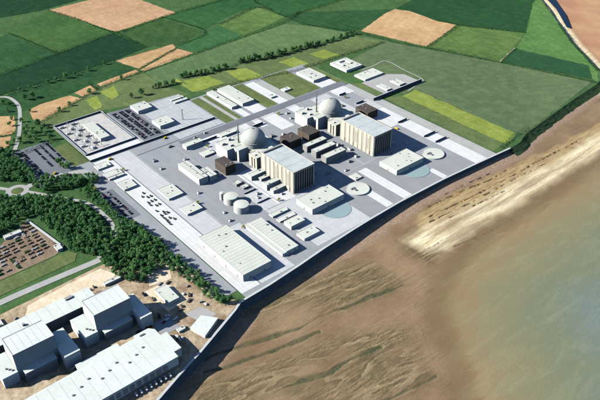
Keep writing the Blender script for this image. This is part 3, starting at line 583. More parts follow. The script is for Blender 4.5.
flat('sand_patch', [(-412, -255), (-372, -262), (-352, -215), (-392, -212)], .45, 'sandy')
flat('sand_patch', [(-425, -262), (-385, -262), (-378, -325), (-420, -330)], .5, 'sandy')
flat('pavement', [(-402, -352), (-372, -352), (-362, -385), (-392, -388)], .5, 'road_light')
flat('pavement', rect(-455, -425, -372, -340), .5, 'yard_grey')
for nm, lb, pts, wd in ROADS:
    strip('path' if nm == 'path' else 'road', pts, wd, .62 if nm == 'road' else .56, {'lane': 'road_light', 'road': 'road_light', 'path': 'sandy'}[nm])
ring = MB(); N_ = 40
for k in range(N_):
    a, b_ = 2 * math.pi * k / N_, 2 * math.pi * (k + 1) / N_
    ring.face([(-471 + 12 * math.cos(a), 178 + 12 * math.sin(a), .7), (-471 + 23 * math.cos(a), 178 + 23 * math.sin(a), .7), (-471 + 23 * math.cos(b_), 178 + 23 * math.sin(b_), .7), (-471 + 12 * math.cos(b_), 178 + 12 * math.sin(b_), .7)])
struct('road', ring, 'road_light')
MB_ = MB().lathe([(12.5, .3), (12.5, .9), (11.5, 1.0), (6, 1.5), (.01, 1.7)], 32, -471, 178); struct('roundabout_island', MB_, 'lawn')
# ------------------------------------------------------------------ buildings
def building(name, label, x0, x1, y0, y1, h, wall='wall_white', roof='roof_pale', group=None, par=.7, vents=None, ribs=0, doors=0, split=None, rz=0, skylights=0, cat='building', seams=8.):
    cx, cy = (x0 + x1) / 2, (y0 + y1) / 2; a, b_ = (x1 - x0) / 2, (y1 - y0) / 2
    t = thing(name, label, cat, (cx, cy, PZ), rz, group); rnd = random.Random(int(cx * 7 + cy * 13))
    if vents is None: vents = int(min(6, 1 + a * b_ / 160))
    MB().box(-a, a, -b_, b_, -.8, h - par).build('wall', wall, t)
    m = MB(); w_ = .6
    m.box(-a - .15, a + .15, -b_ - .15, -b_ + w_, h - par, h); m.box(-a - .15, a + .15, b_ - w_, b_ + .15, h - par, h)
    m.box(-a - .15, -a + w_, -b_ + w_, b_ - w_, h - par, h); m.box(a - w_, a + .15, -b_ + w_, b_ - w_, h - par, h)
    m.build('parapet', wall, t)
    rf = MB().box(-a + w_, a - w_, -b_ + w_, b_ - w_, h - par, h - par + .25).build('roof', roof, t)
    zr = h - par + .25
    if seams and max(a, b_) > 12:
        along_y = b_ >= a; n_ = int(2 * (b_ if along_y else a) / seams)
        for k in range(1, n_):
            q = -1 + 2 * k / n_
            if along_y: MB().box(-a + w_, a - w_, q * b_ - .12, q * b_ + .12, zr, zr + .16).build('roof_seam', roof, rf)
            else: MB().box(q * a - .12, q * a + .12, -b_ + w_, b_ - w_, zr, zr + .16).build('roof_seam', roof, rf)
    for k in range(vents):
        vx = rnd.uniform(-a * .75, a * .75); vy = rnd.uniform(-b_ * .8, b_ * .8); s_ = rnd.uniform(.8, 1.8)
        MB().box(vx - s_, vx + s_, vy - s_ * .8, vy + s_ * .8, zr, zr + rnd.uniform(.9, 1.8)).build('roof_vent', 'concrete_mid', rf)
    if skylights:
        for k in range(skylights):
            q = -b_ + 2 * b_ * (k + .5) / skylights
            MB().box(-a * .5, -a * .5 + 2.4, q - 1.6, q + 1.6, zr, zr + .4).build('skylight', 'glass_dark', rf)
    for k in range(doors):
        q = -b_ + 2 * b_ * (k + .5) / doors
        MB().box(-a - .12, -a + .1, q - 2.2, q + 2.2, 0, min(5, h * .6)).build('roller_door', 'concrete_mid', t)
        if k < 2:
            q = -a + 2 * a * (k + .5) / min(2, doors); MB().box(q - 2.2, q + 2.2, -b_ - .12, -b_ + .1, 0, min(5, h * .6)).build('roller_door', 'concrete_mid', t)
    if ribs:
        for k in range(ribs + 1):
            q = -b_ + 2 * b_ * k / ribs
            MB().box(-a - .5, -a, q - .35, q + .35, 0, h - par).build('pilaster', wall, t)
    if split is not None:
        MB().box(split - .5, split + .5, -b_ + w_, b_ - w_, zr, zr + .7).build('roof_ridge', 'concrete_mid', rf)
    return t
building('warehouse', 'largest pale-roofed warehouse near the corner of the sea wall', -282, -221, -349, -210, 15, vents=5, doors=4)
building('warehouse', 'long narrow pale-roofed warehouse second from the sea wall corner', -180, -152, -341, -227, 9.5, vents=3, doors=3)
building('warehouse_annex', 'low white lean-to along the side of narrow warehouse', -188, -180.2, -340, -222, 7, vents=0, seams=0)
building('pump_house', 'wide white flat-roofed pump house in front of left turbine hall', -62, 22, -276, -227, 13, wall='wall_white', doors=1)
building('pump_house', 'wide white flat-roofed pump house in front of right turbine hall', 169, 253, -282, -231, 12, doors=1)
building('switch_building', 'dark brown cubic building left of the left reactor dome', -109, -84, -50, -10, 21, 'wall_brown', 'roof_dark', vents=2)
building('switch_building', 'dark brown building behind the left turbine hall roof', 62, 97, -54, -20, 20, 'wall_brown', 'roof_dark', vents=2)
building('switch_building', 'dark brown building beside the right reactor, left of its white tower', 117, 149, -57, -17, 20, 'wall_brown', 'roof_dark', vents=2)
building('switch_building', 'dark brown building right of the right reactor dome', 295, 329, -66, -24, 20, 'wall_brown', 'roof_dark', vents=2)
for (y0, y1), lb in (((-89, -74), 'farthest of three parallel white-roofed blocks between the turbine halls'), ((-120, -103), 'middle of three parallel white-roofed blocks between the turbine halls'), ((-153, -136), 'nearest of three parallel white-roofed blocks between the turbine halls')):
    building('transformer_block', lb, 84, 143, y0, y1, 16, 'wall_grey', 'roof_pale', 'blocks between the turbine halls')
building('workshop', 'long white workshop with lengthwise roof split on the grey yard', -173, -151, -46, 36, 15, split=1.5)
building('workshop', 'shorter white workshop beside the long split-roof one', -147, -130, -48, -9, 12, split=0)
building('store', 'white oblong store left of left dome beside dark shade band', -116, -72, 93, 110, 10)
building('store', 'low thin white store behind the left dome', -24, 19, 88, 104, 5)
building('store', 'small low pale green-roofed store left of the left reactor', -102, -75, 41, 63, 4)
building('gate_house', 'white block beside the open lot, upper of two left of tiled yard', -112, -73, 318, 359, 9)
building('gate_house', 'white block beside the dark wall, lower of two left of tiled yard', -110, -71, 217, 256, 9)
building('store', 'narrow pale shed at the top of the tiled yard', -14, 22, 324, 334, 4, seams=0)
building('store', 'thin pale shed just below another at top of tiled yard', -14, 24, 308, 318, 4, seams=0)
building('office', 'long white office block, broad one of the upper pair', 108, 144, 187, 298, 9, vents=3)
building('office', 'long narrow white office block, left of the upper pair', 78, 95, 191, 303, 7)
building('store', 'small white kiosk on the strip above the dark shade band', 190, 206, 176, 190, 4, seams=0)
building('store', 'small white hut standing on grass right of white strip', 240, 262, 184, 200, 4, seams=0)
building('training_centre', 'white oblong building on grass above the right dome', 334, 379, 177, 249, 8)
tq = building('visitor_building', 'white building with raised U-shaped roof at the upper right', 447, 506, 170, 237, 7)
m = MB().box(-18, 14, 16, 21, 6.5, 10).box(-18, -13, -8, 16, 6.5, 10).box(9, 14, -8, 16, 6.5, 10); m.build('raised_roof', 'wall_white', tq)
building('store', 'flat white shed near the thin field path', 447, 516, 97, 139, 5)
building('store', 'small white hut nearer the long dark boundary wall', 447, 463, 16, 55, 4.5)
building('store', 'small white hut farther along the long dark boundary wall', 495, 515, 16, 52, 4.5)
flat('pavement', [(432, 95), (432, 2), (560, 2), (560, 60), (520, 96)], .8, 'road_light')
flat('lawn', [(407, 110), (432, 95), (432, 2), (407, 2)], .7, 'olive')
building('store', 'low white shed row, topmost by the narrow warehouse', -128, -89, -235, -223, 4, seams=0)
building('store', 'low white shed row, second by the narrow warehouse', -127, -87, -256, -244, 3, seams=0)
building('store', 'small white block in front of low shed rows', -125, -91, -288, -266, 9)
building('store', 'small white block nearest the sea wall edge', -128, -90, -330, -307, 6)
building('store', 'flat white store on left strip, upper of the two', -251, -217, -54, -9, 5)
building('store', 'flat white store on left strip, lower of the two', -251, -216, -123, -94, 5)
building('gate_house', 'white cabin at the platform entrance, first below dark wall', -308, -277, 141, 162, 4)
building('gate_house', 'white cabin at the platform entrance, middle one of three', -308, -272, 100, 121, 3.2)
building('gate_house', 'thin pale canopy cabin just below the middle entrance cabin', -308, -273, 90, 97, 4, seams=0)
building('gate_house', 'white cabin at the platform entrance, lowest of three', -303, -274, 34, 67, 4.5)
building('control_building', 'pale control building inside the walled substation', -245, -222, 253, 346, 8.5)
building('store', 'tiny white kiosk in shadow right of left pump house', 88, 106, -242, -221, 3.5, seams=0)
for (x0, x1, y0, y1, h), lb in (((-117, -103, -100, -86, 6), 'small dark-sided plant box beside the tanks, upper'), ((-112, -98, -118, -106, 4), 'small dark-sided plant box beside the tanks, lower')):
    building('plant_box', lb, x0, x1, y0, y1, h, 'wall_grey', seams=0)
# small plant scattered over the yards
PB = [(-100, -150, 7, 5, 4), (-108, -160, 5, 8, 3), (-62, -182, 6, 4, 3), (40, -112, 8, 6, 5), (52, -140, 6, 9, 4), (44, -168, 5, 5, 3), (62, -185, 12, 4, 3), (130, -178, 9, 5, 4), (156, -172, 6, 6, 4), (166, -140, 5, 9, 5), (160, -110, 7, 6, 6), (268, -110, 7, 10, 5), (276, -150, 5, 7, 4), (262, -180, 8, 5, 4), (285, -200, 6, 6, 3), (-200, 60, 8, 5, 3), (-196, 100, 6, 10, 4), (-140, 60, 9, 5, 3), (-136, 130, 12, 4, 3), (-190, -70, 7, 5, 3), (-120, -40, 5, 7, 4), (-70, 128, 10, 3, 3), (70, 20, 8, 8, 5), (96, 10, 6, 5, 4), (100, -200, 9, 4, 3), (-40, 132, 8, 3, 3), (262, 60, 10, 7, 5), (285, 80, 6, 5, 4), (300, 30, 7, 9, 4), (160, 60, 6, 6, 3), (170, 86, 9, 5, 3), (-190, -160, 5, 6, 3), (-196, -190, 8, 4, 3), (50, -210, 9, 4, 3)]
for x, y, w_, d_, h_ in PB:
    t = thing('plant_skid', 'small pale plant cabin with grey cooling unit on the grey yard', 'plant cabin', (x, y, PZ), 0, 'small plant cabins on the yards')
    MB().box(-w_ / 2, w_ / 2, -d_ / 2, d_ / 2, -.3, h_).build('cabin', 'wall_white' if (x + y) % 3 else 'wall_grey', t); MB().box(-w_ / 4, w_ / 5, -d_ / 4, d_ / 4, h_, h_ + 1).build('cooling_unit', 'steel', t)
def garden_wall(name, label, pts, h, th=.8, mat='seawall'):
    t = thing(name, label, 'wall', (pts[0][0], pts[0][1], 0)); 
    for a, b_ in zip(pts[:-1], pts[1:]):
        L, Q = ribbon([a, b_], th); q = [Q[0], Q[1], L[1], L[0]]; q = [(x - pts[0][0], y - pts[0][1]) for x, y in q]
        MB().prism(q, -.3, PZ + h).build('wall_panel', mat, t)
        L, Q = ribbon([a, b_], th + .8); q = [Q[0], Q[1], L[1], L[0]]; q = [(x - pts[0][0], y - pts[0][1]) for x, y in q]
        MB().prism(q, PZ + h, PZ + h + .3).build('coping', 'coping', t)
garden_wall('boundary_wall', 'tall boundary wall enclosing the substation', [(-300, 385), (-300, 216), (-178, 216), (-178, 388), (-300, 388)], 4.2)
garden_wall('boundary_wall', 'long straight wall running below substation and car park', [(-305, 186), (-215, 184.5), (-132, 183), (-50, 181.5), (20, 180)], 4.5)
garden_wall('boundary_wall', 'long dark straight wall crossing from the right road into the field', [(382, 0), (440, 0), (500, 0), (562, 0)], 8, 1.5)
garden_wall('boundary_wall', 'upper of two short dark walls on the white strip by the right edge', [(338, -209), (376, -209)], 5)
garden_wall('boundary_wall', 'lower of two short dark walls on the white strip by the right edge', [(339, -243), (376, -243)], 5)
garden_wall('boundary_wall', 'short dark wall on the white strip behind right hall', [(342, -123), (372, -123)], 5)
garden_wall('boundary_wall', 'short dark wall across the white pad above the right dome', [(334, 76), (356, 76)], 5)
garden_wall('boundary_wall', 'short dark wall at pad end left of right brown building', [(334, 14), (360, 14)], 5)
garden_wall('boundary_wall', 'short wall with dark shade right of thin store behind left dome', [(62, 84), (92, 84)], 6, 3)
garden_wall('boundary_wall', 'dark low wall joining the two stores behind left dome', [(-72, 100), (-30, 100)], 5)
garden_wall('boundary_wall', 'upper dark low wall bounding the tiled pad by the tanks', [(-122, -132), (-92, -132)], 3)
garden_wall('boundary_wall', 'lower dark low wall bounding the tiled pad by the tanks', [(-121, -176), (-90, -176)], 3)
# turbine halls
def hall(cx, side):
    t = thing('turbine_hall', 'tall cream %s turbine hall with pale roof and dark slotted end' % side, 'turbine hall', (cx, -141, PZ)); a, b_, h = 28, 53, 50
    MB().box(-a, a, -b_, b_, -.8, h - 1.5).build('wall', 'wall_recess', t)
    m = MB(); w_ = .9
    m.box(-a - .8, a + .8, -b_ - .8, -b_ + w_, h - 2, h); m.box(-a - .8, a + .8, b_ - w_, b_ + .8, h - 2, h); m.box(-a - .8, -a + w_, -b_ + w_, b_ - w_, h - 2, h); m.box(a - w_, a + .8, -b_ + w_, b_ - w_, h - 2, h)
    m.build('parapet', 'wall_cream', t)
    rf = MB().box(-a + w_, a - w_, -b_ + w_, b_ - w_, h - 1.5, h - .9).build('roof', 'roof_hall', t)
    for k in range(1, 4): MB().box(-a + w_, a - w_, -b_ + 26.5 * k - .3, -b_ + 26.5 * k + .3, h - .9, h - .7).build('roof_seam', 'roof_hall', rf)
    for k in range(1, 3): MB().box(-a + 18.7 * k - .3, -a + 18.7 * k + .3, -b_ + w_, b_ - w_, h - .9, h - .6).build('roof_seam', 'roof_hall', rf)
    MB().box(-a + 2, a - 6, b_ - 7, b_ - 2.5, h - .9, h + 2.2).build('roof_plant', 'concrete_mid', rf)
    # sunlit long side: broad cream panels with recessed strips between
    ys_ = [(-53, -44), (-41, -31), (-29.5, -20), (-16, -5), (-3, 8), (11, 22), (24, 36), (39, 53)]
    for k, (y0, y1) in enumerate(ys_):
        MB().box(-a - .8, -a, y0, y1, 0, h - 2.2).build('wall_panel', 'wall_cream', t)
        if k in (1, 4): MB().box(-a - 1.0, -a - .8, y0 + 2, y1 - 2, 12, 40).build('louvre', 'wall_recess', t)
        MB().box(-a - 1.3, -a - .8, y1 - 1.2, y1, 0, h - 2.2).build('fin', 'wall_cream', t)
    for y_ in (-42.5, 9.5, 37.5): MB().box(-a - .25, -a, y_ - 1.2, y_ + 1.2, 0, 9).build('door', 'glass_dark', t)
    # seaward end: dark louvre bays between pale fins
    n_ = 8
    for k in range(n_):
        x0 = -a + 3.5 + k * (2 * a - 7) / n_; x1 = x0 + (2 * a - 7) / n_
        MB().box(x0 + .9, x1 - .9, -b_ - .35, -b_, 2, h - 6).build('louvre', 'louvre_dark', t)
        MB().box(x0 - .7, x0 + .7, -b_ - 1.4, -b_, 0, h - 2.2).build('fin', 'wall_cream', t)
    MB().box(a - 4.2, a, -b_ - 1.4, -b_, 0, h - 2.2).build('fin', 'wall_cream', t); MB().box(-a, -a + 2.6, -b_ - 1.4, -b_, 0, h - 2.2).build('fin', 'wall_cream', t)
    for k in range(n_):
        y0 = -b_ + 4 + k * 12.4; MB().box(a, a + .4, y0, y0 + 10, 2, h - 5).build('louvre', 'wall_grey', t)
    return t
H1 = hall(-14.5, 'left'); H2 = hall(214, 'right')
for hx, side in ((-14.5, 'left'), (214, 'right')):
    if side == 'left':
        building('plant_annex', 'small white annex, uppermost against the left turbine hall', -80, -44.2, -102, -88, 11, seams=0)
        building('plant_annex', 'little white box between annexes of the left turbine hall', -66, -44.2, -117, -106, 6, seams=0)
        building('plant_annex', 'middle white annex against left turbine hall', -78, -44.2, -152, -139, 14, seams=0)
        building('plant_annex', 'low white annex nearest the corner of left turbine hall', -75, -44.2, -170, -159, 8, seams=0)
# reactor buildings
def reactor(cx, side):
    t = thing('reactor_building', '%s reactor building with grey concrete dome, towers and vent stack' % side, 'reactor', (cx, 0, PZ))
    def blk(name, x0, x1, y0, y1, h, wall='wall_white'):
        MB().box(x0, x1, y0, y1, -.8, h).build(name, wall, t)
        m = MB(); w_ = .7
        m.box(x0 - .2, x1 + .2, y0 - .2, y0 + w_, h, h + .9); m.box(x0 - .2, x1 + .2, y1 - w_, y1 + .2, h, h + .9); m.box(x0 - .2, x0 + w_, y0 + w_, y1 - w_, h, h + .9); m.box(x1 - w_, x1 + .2, y0 + w_, y1 - w_, h, h + .9)
        m.build('parapet', wall, t); MB().box(x0 + w_, x1 - w_, y0 + w_, y1 - w_, h, h + .3).build('roof', 'roof_pale', t)
    blk('fuel_building', -58, -14, -5, 40, 27); blk('tower', -41, -12, -24, -5.3, 29); blk('safeguard_building', -11.7, 45, -86, 40, 25, 'wall_cream'); blk('tower', -30, -12, -74, -46, 28, 'wall_cream')
    blk('annex', -17, -12, -45.7, -24.3, 22, 'wall_grey'); blk('annex', -19, -12, -86, -74.3, 20, 'wall_cream')
    for y_ in (-66, -57): MB().box(-30.3, -30, y_ - 1.6, y_ + 1.6, 1, 25).build('slot', 'louvre_dark', t)
    MB().box(-41.3, -41, -17, -13, 1, 24).build('slot', 'louvre_dark', t)
    MB().box(-30, -12, 41, 66, -.8, 16).build('annex', 'wall_white', t); MB().box(-11.5, 40, 41, 58, -.8, 12).build('annex', 'wall_white', t)
    for bx, by, bw, bd, bh in ((-50, 22, 8, 6, 4), (-40, 8, 5, 8, 3), (-28, 30, 6, 5, 5), (20, -60, 9, 7, 4), (34, -70, 5, 5, 3), (6, -72, 7, 4, 5), (36, 22, 6, 9, 5), (-24, -60, 4, 5, 2.5)):
        MB().box(bx - bw / 2, bx + bw / 2, by - bd / 2, by + bd / 2, 20, 28 + bh).build('roof_plant', 'wall_white', t)
    r = 27.5
    MB().lathe([(r, 10), (r, 36), (r + .8, 36.2), (r + .8, 37.6), (r, 37.8)], 72, 7, -12).build('containment', 'concrete_dome', t)
    prof = [(r * math.cos(q), 37.8 + 24.5 * math.sin(q)) for q in np.linspace(0, math.pi / 2 - .002, 22)]
    d_ = MB().lathe(prof, 72, 7, -12).build('dome', 'concrete_dome', t, True)
    MB().lathe([(3.2, 61), (3.2, 63), (.01, 63.4)], 20, 7, -12).build('dome_cap', 'concrete_mid', d_)
    s_ = MB().lathe([(1.5, 24), (1.3, 60), (1.1, 76), (.8, 76), (.8, 75)], 20, -18, 8).build('vent_stack', 'steel', t, True)
    MB().lathe([(2.6, 58), (2.6, 58.6), (1.6, 58.7)], 16, -18, 8).build('platform_ring', 'steel', s_)
    return t
reactor(-14.5, 'left'); reactor(214, 'right')
# tanks
def tank(label, x, y, r, h, g=None):
    t = thing('storage_tank', label, 'tank', (x, y, PZ), 0, g)
    MB().lathe([(r, -.5), (r, h), (r + .3, h), (r + .3, h + .4), (r - .3, h + .4)], 48).build('shell', 'wall_white', t)
    MB().lathe([(r - .3, h + .1), (r * .5, h + .9), (.01, h + 1.2)], 48).build('roof', 'roof_pale', t)
    for z_ in (h * .33, h * .66): MB().lathe([(r + .02, z_ - .2), (r + .25, z_ - .2), (r + .25, z_ + .2), (r + .02, z_ + .2)], 48).build('hoop', 'concrete_mid', t)
tank('larger cylindrical white tank, farther of the pair', -158, -137, 14.5, 15); tank('larger cylindrical white tank, nearer of the pair', -159, -174, 15, 15); tank('slim small white tank behind the pair of big tanks', -166, -118, 5, 16)
# round basins in front of the halls
def basin(name, label, x, y, r, mat, h, fill=None):
    t = thing(name, label, 'basin', (x, y, PZ)); MB().lathe([(r, -.3), (r, h), (r - .6, h), (r - .6, h - .4)], 64).build('rim', 'coping' if mat != 'basin_water' else 'slate', t)
    MB().lathe([(r - .5, h - .35), (.01, h - .35)], 64).build('cover' if mat != 'basin_water' else 'water', mat, t); return t
for x, y, sd_ in ((69, -268, 'left'), (296, -274, 'right')):
    t = basin('surge_basin', 'round white raised basin cover right of %s pump house' % sd_, x, y, 24, 'roof_pale', 3)
    MB().box(-14, -4, 4, 7, 2.6, 4.6).box(-10, -7, -5, 4, 2.6, 4.6).build('gantry', 'steel', t)
for x, y, sd_ in ((-14, -288, 'left'), (216, -290, 'right')):
    basin('forebay', 'half-hidden round blue-green basin in front of %s pump house' % sd_, x, y, 33, 'basin_water', .75)
# ------------------------------------------------------------------ old power station, bottom left
def old_reactor(cx, label, rannex):
    t = thing('old_reactor_block', label, 'power station', (cx, -291, 0)); 
    MB().box(-31, 31, -21, 21, -.5, 49).build('upper_wall', 'wall_white', t)
    m = MB(); m.box(-31.4, 31.4, -21.4, -20.4, 49, 50); m.box(-31.4, 31.4, 20.4, 21.4, 49, 50); m.box(-31.4, -30.4, -20.4, 20.4, 49, 50); m.box(30.4, 31.4, -20.4, 20.4, 49, 50); m.build('parapet', 'wall_white', t)
    rf = MB().box(-30.4, 30.4, -20.4, 20.4, 49, 49.4).build('roof', 'roof_bright', t)
    for k in range(1, 6): MB().box(-30.4 + k * 10.1 - .15, -30.4 + k * 10.1 + .15, -20.4, 20.4, 49.4, 49.6).build('roof_seam', 'roof_bright', rf)
    for k in range(6): MB().box(-30.9 + k * 10.3, -30.8 + (k + 1) * 10.3, -21.35, -21, 17.9, 48.6).build('cladding_panel', 'slate', t)
    MB().box(-24, 24, -34, -21.2, -.5, 17).build('lower_wall', 'wall_grey', t); MB().box(-24.4, 24.4, -34.4, -21.3, 17, 17.8).build('roof', 'roof_bright', t)
    MB().box(-54, -31.2, -26, 24, -.5, 20).build('side_wall', 'wall_white', t); MB().box(-54.3, -31.3, -26.3, 24.3, 20, 20.7).build('roof', 'roof_bright', t)
    MB().box(31.2, 31.2 + rannex, -48, 12, -.5, 24).build('side_wall', 'wall_white', t); MB().box(31.3, 31.5 + rannex, -48.3, 12.3, 24, 24.7).build('roof', 'roof_bright', t)
    for k in range(3): MB().box(-44 + k * 3, -42 + k * 3, -12 - k * 4, -9 - k * 4, 20.7, 22.4).build('roof_vent', 'concrete_mid', t)
old_reactor(-504, 'tall white slab-roofed reactor block of old station, nearer the wood', 20)
old_reactor(-630, 'tall white slab-roofed reactor block of old station at left edge', 24)
t = thing('link_building', 'long low white-roofed building linking the two old reactor blocks', 'building', (-640, -240, 0))
MB().box(-180, 138, -11, 26, -.5, 21).build('wall', 'wall_grey', t); MB().box(-180.5, 138.5, -11.5, 26.5, 21, 21.8).build('roof', 'roof_bright', t)
for k in range(20): MB().box(-176 + 16 * k - .15, -176 + 16 * k + .15, -11.5, 26.5, 21.8, 22).build('roof_seam', 'roof_bright', t)
MB().box(20, 24, 6, 10, 21.8, 25).build('roof_vent', 'concrete_mid', t); MB().box(96, 108, 18, 24, 21.8, 24).build('roof_vent', 'concrete_mid', t)
t = thing('old_turbine_hall', 'very long white flat-roofed turbine hall nearest the camera', 'turbine hall', (-560, -400, 0))
foot = [(-160, -40), (93, -38), (93, -26), (106, -26), (106, 16), (95, 16), (95, 33), (88, 41), (64, 41), (64, 36), (-160, 28)]
MB().prism(foot, -.5, 17).build('wall', 'wall_white', t)
cxp = sum(p_[0] for p_ in foot) / len(foot); foot2 = [(x + (.5 if x > cxp else -.5), y + (.5 if y > 0 else -.5)) for x, y in foot]
rf = MB().prism(foot2, 17, 17.9).build('roof', 'roof_bright', t)
for k in range(14): MB().box(-150 + 17 * k - .15, -150 + 17 * k + .15, -39.5, 28, 17.9, 18.1).build('roof_seam', 'roof_bright', rf)
MB().box(70, 78, 33, 35.5, 17.9, 19).build('roof_vent', 'steel', rf)
for k in range(9): MB().box(-60 + 15 * k, -57 + 15 * k, -8 + (k * 7) % 19, -5.5 + (k * 7) % 19, 17.9, 19.3).build('roof_vent', 'concrete_mid', rf)
for k in range(18): MB().box(-120 + 11 * k, -113 + 11 * k, -39.2, -39, 3, 13).build('glazing', 'wall_grey', t)
MB().box(-30, 38, 34, 50, -.5, 11).build('annex', 'wall_white', t); MB().box(-30.4, 38.4, 36.9, 50.4, 11, 11.7).build('roof', 'roof_bright', t)
building('site_office', 'white flat-roofed office on bright sand by the old station', -413, -391, -318, -275, 7, seams=0, vents=2)
t = thing('shed', 'skewed white shed close to the sea wall', 'building', (-394, -396, 0))
sp = [(-21, 7), (-13, -23), (25, -3), (7, 19)]; MB().prism(sp, -.5, 6).build('wall', 'wall_white', t); MB().prism([(x * 1.02, y * 1.02) for x, y in sp], 6, 6.6).build('roof', 'roof_bright', t)
building('kiosk', 'small white cabin beside the skewed shed', -432, -420, -383, -374, 4, seams=0)
building('kiosk', 'small pale cabin at top corner of old station yard', -470, -440, -208, -200, 5, seams=0)
building('kiosk', 'dark low cabin on sand behind the old reactor blocks', -560, -546, -208, -200, 4, wall='wall_brown', roof='roof_dark', seams=0)
building('kiosk', 'little white cabin at the left picture edge beside the road', -650, -638, -190, -170, 4, seams=0)
building('compound_hut', 'white hut at the top left of brown compound', -552, -520, 30, 40, 5, seams=0)
building('compound_hut', 'small white hut at the right corner of brown compound', -492, -482, -66, -48, 5, seams=0)
# compound stacks: individual bays of stored equipment
rnd = random.Random(5); k = 0
mats_ = ('wall_brown', 'bank', 'concrete_mid', 'compound', 'compound')
cp = [(-600, 18), (-568, 16), (-500, 54), (-486, -50), (-600, -66)]
base = []
for v in range(3):
    m = MB()
    for q in range(4): m.box(-5 + q * 2.6, -5 + q * 2.6 + 2.2, -2.2, 2.2, 0, 1.6 + .5 * ((q + v) % 3))
    m.box(-5.2, 5.4, -2.5, 2.5, -.2, .15); base.append(m)
BM = [[b_.mesh('equipment_stack', mt) for mt in mats_] for b_ in base]
for x in np.arange(-612, -486, 15.5):
    for y in np.arange(-60, 60, 10.5):
        xx = x + rnd.uniform(-2, 2); yy = y + rnd.uniform(-2, 2)
        if inpoly(np.array([xx]), np.array([yy]), cp)[0] and rnd.random() < .8:
            o = obj('equipment_stack', BM[rnd.randrange(3)][rnd.randrange(5)]); o.location = (xx, yy, .45); o.rotation_euler = (0, 0, rnd.choice((0, 0, 0, math.pi / 2)) + .12)
            tag(o, 'low stack of stored equipment in the brown compound beside the wood', 'stack', 'stacks in the brown compound')
garden_wall('boundary_wall', 'pale low wall along the wood side of brown compound', [(-497, 64), (-479, -58)], 2, 3, 'coping')
# clutter round the old station
CL = [m_.mesh('skip', mt) for m_, mt in ((MB().prism([(-4, -1.5), (4, -1.5), (4, 1.5), (-4, 1.5)], 0, 2.4, [(-4.8, -1.7), (4.8, -1.7), (4.8, 1.7), (-4.8, 1.7)]), q) for q in ('wall_brown', 'wall_grey', 'paint_white', 'paint_navy'))]
for x, y, a in [(-455, -305, .2), (-448, -316, .3), (-440, -300, 1.4), (-432, -345, .1), (-420, -352, .2), (-437, -330, 1.2), (-480, -340, .1), (-470, -385, .4), (-590, -345, .1), (-575, -350, .2), (-540, -352, 0), (-470, -222, .2), (-490, -216, .1), (-505, -204, .1), (-580, -205, .15), (-430, -268, 1.5), (-424, -288, 1.4), (-380, -330, .5), (-372, -318, 1), (-384, -268, .4), (-396, -262, .4), (-640, -205, .2)]:
    o = obj('skip', CL[rnd.randrange(4)]); o.location = (x, y, .4); o.rotation_euler = (0, 0, a)
    tag(o, 'open waste skip on bare earth around the old station', 'skip', 'skips round the old station')
CT = [MB().box(-3, 3, -1.25, 1.25, 0, 2.6).box(-3.05, -2.9, -1.3, 1.3, 0, 2.7).box(2.9, 3.05, -1.3, 1.3, 0, 2.7).mesh('container', q) for q in ('paint_white', 'wall_brown', 'paint_grey', 'concrete_mid', 'paint_red')]
for _ in range(46):
    x, y = rnd.choice(((-455, -300), (-430, -350), (-478, -345), (-385, -300), (-560, -345), (-545, -205), (-500, -203), (-610, -200), (-470, -225), (-372, -345), (-440, -395)))
    x += rnd.gauss(0, 11); y += rnd.gauss(0, 7)
    if -535 < x < -400 and -312 < y < -268: continue
    if linedist(np.array([x]), np.array([y]), WALL)[0] < 14 or (x < -450 and -445 < y < -350) or (x < -500 and -255 < y < -212): continue
    o = obj('container', CT[rnd.randrange(5)]); o.location = (x, y, .42); o.rotation_euler = (0, 0, rnd.choice((0, 1.57)) + rnd.uniform(-.25, .25))
    tag(o, 'small site container standing on bare earth around the old station', 'container', 'containers round the old station')
# substation equipment: gantries and transformers
def gantry_mesh():
    m = MB()
    for s_ in (-5, 5): m.bar((s_, 0, 0), (s_, 0, 9), .5)
    m.bar((-5.6, 0, 9), (5.6, 0, 9), .6); m.bar((-5, 0, 6.5), (5, 0, 9), .25)
    for q in (-3, 0, 3): m.bar((q, 0, 9), (q, 0, 7.2), .35)
    return m.mesh('gantry', 'steel')
def trafo_mesh():
    m = MB().box(-2.6, 2.6, -1.8, 1.8, 0, 3.6).box(-3.6, -2.7, -1.5, 1.5, .4, 3.2).box(2.7, 3.6, -1.5, 1.5, .4, 3.2)
    for q in (-1.5, 0, 1.5): m.bar((q, 0, 3.6), (q, 0, 5.2), .35)
    return m.mesh('transformer', 'paint_white')
GM, TM = gantry_mesh(), trafo_mesh()
for i in range(8):
    for j, xx in enumerate((-287, -272, -258)):
        y = 372 - i * 19
        o = obj('gantry' if (i + j) % 2 else 'transformer', GM if (i + j) % 2 else TM); o.location = (xx, y, PZ + .07); o.rotation_euler = (0, 0, .0 if j != 1 else math.pi / 2); o.scale = (1.45, 1.45, 1.15)
        if (i + j) % 2: tag(o, 'steel busbar gantry on the gravel inside the walled substation', 'gantry', 'substation gantries')
        else: tag(o, 'white transformer on the gravel inside the walled substation', 'transformer', 'substation transformers')
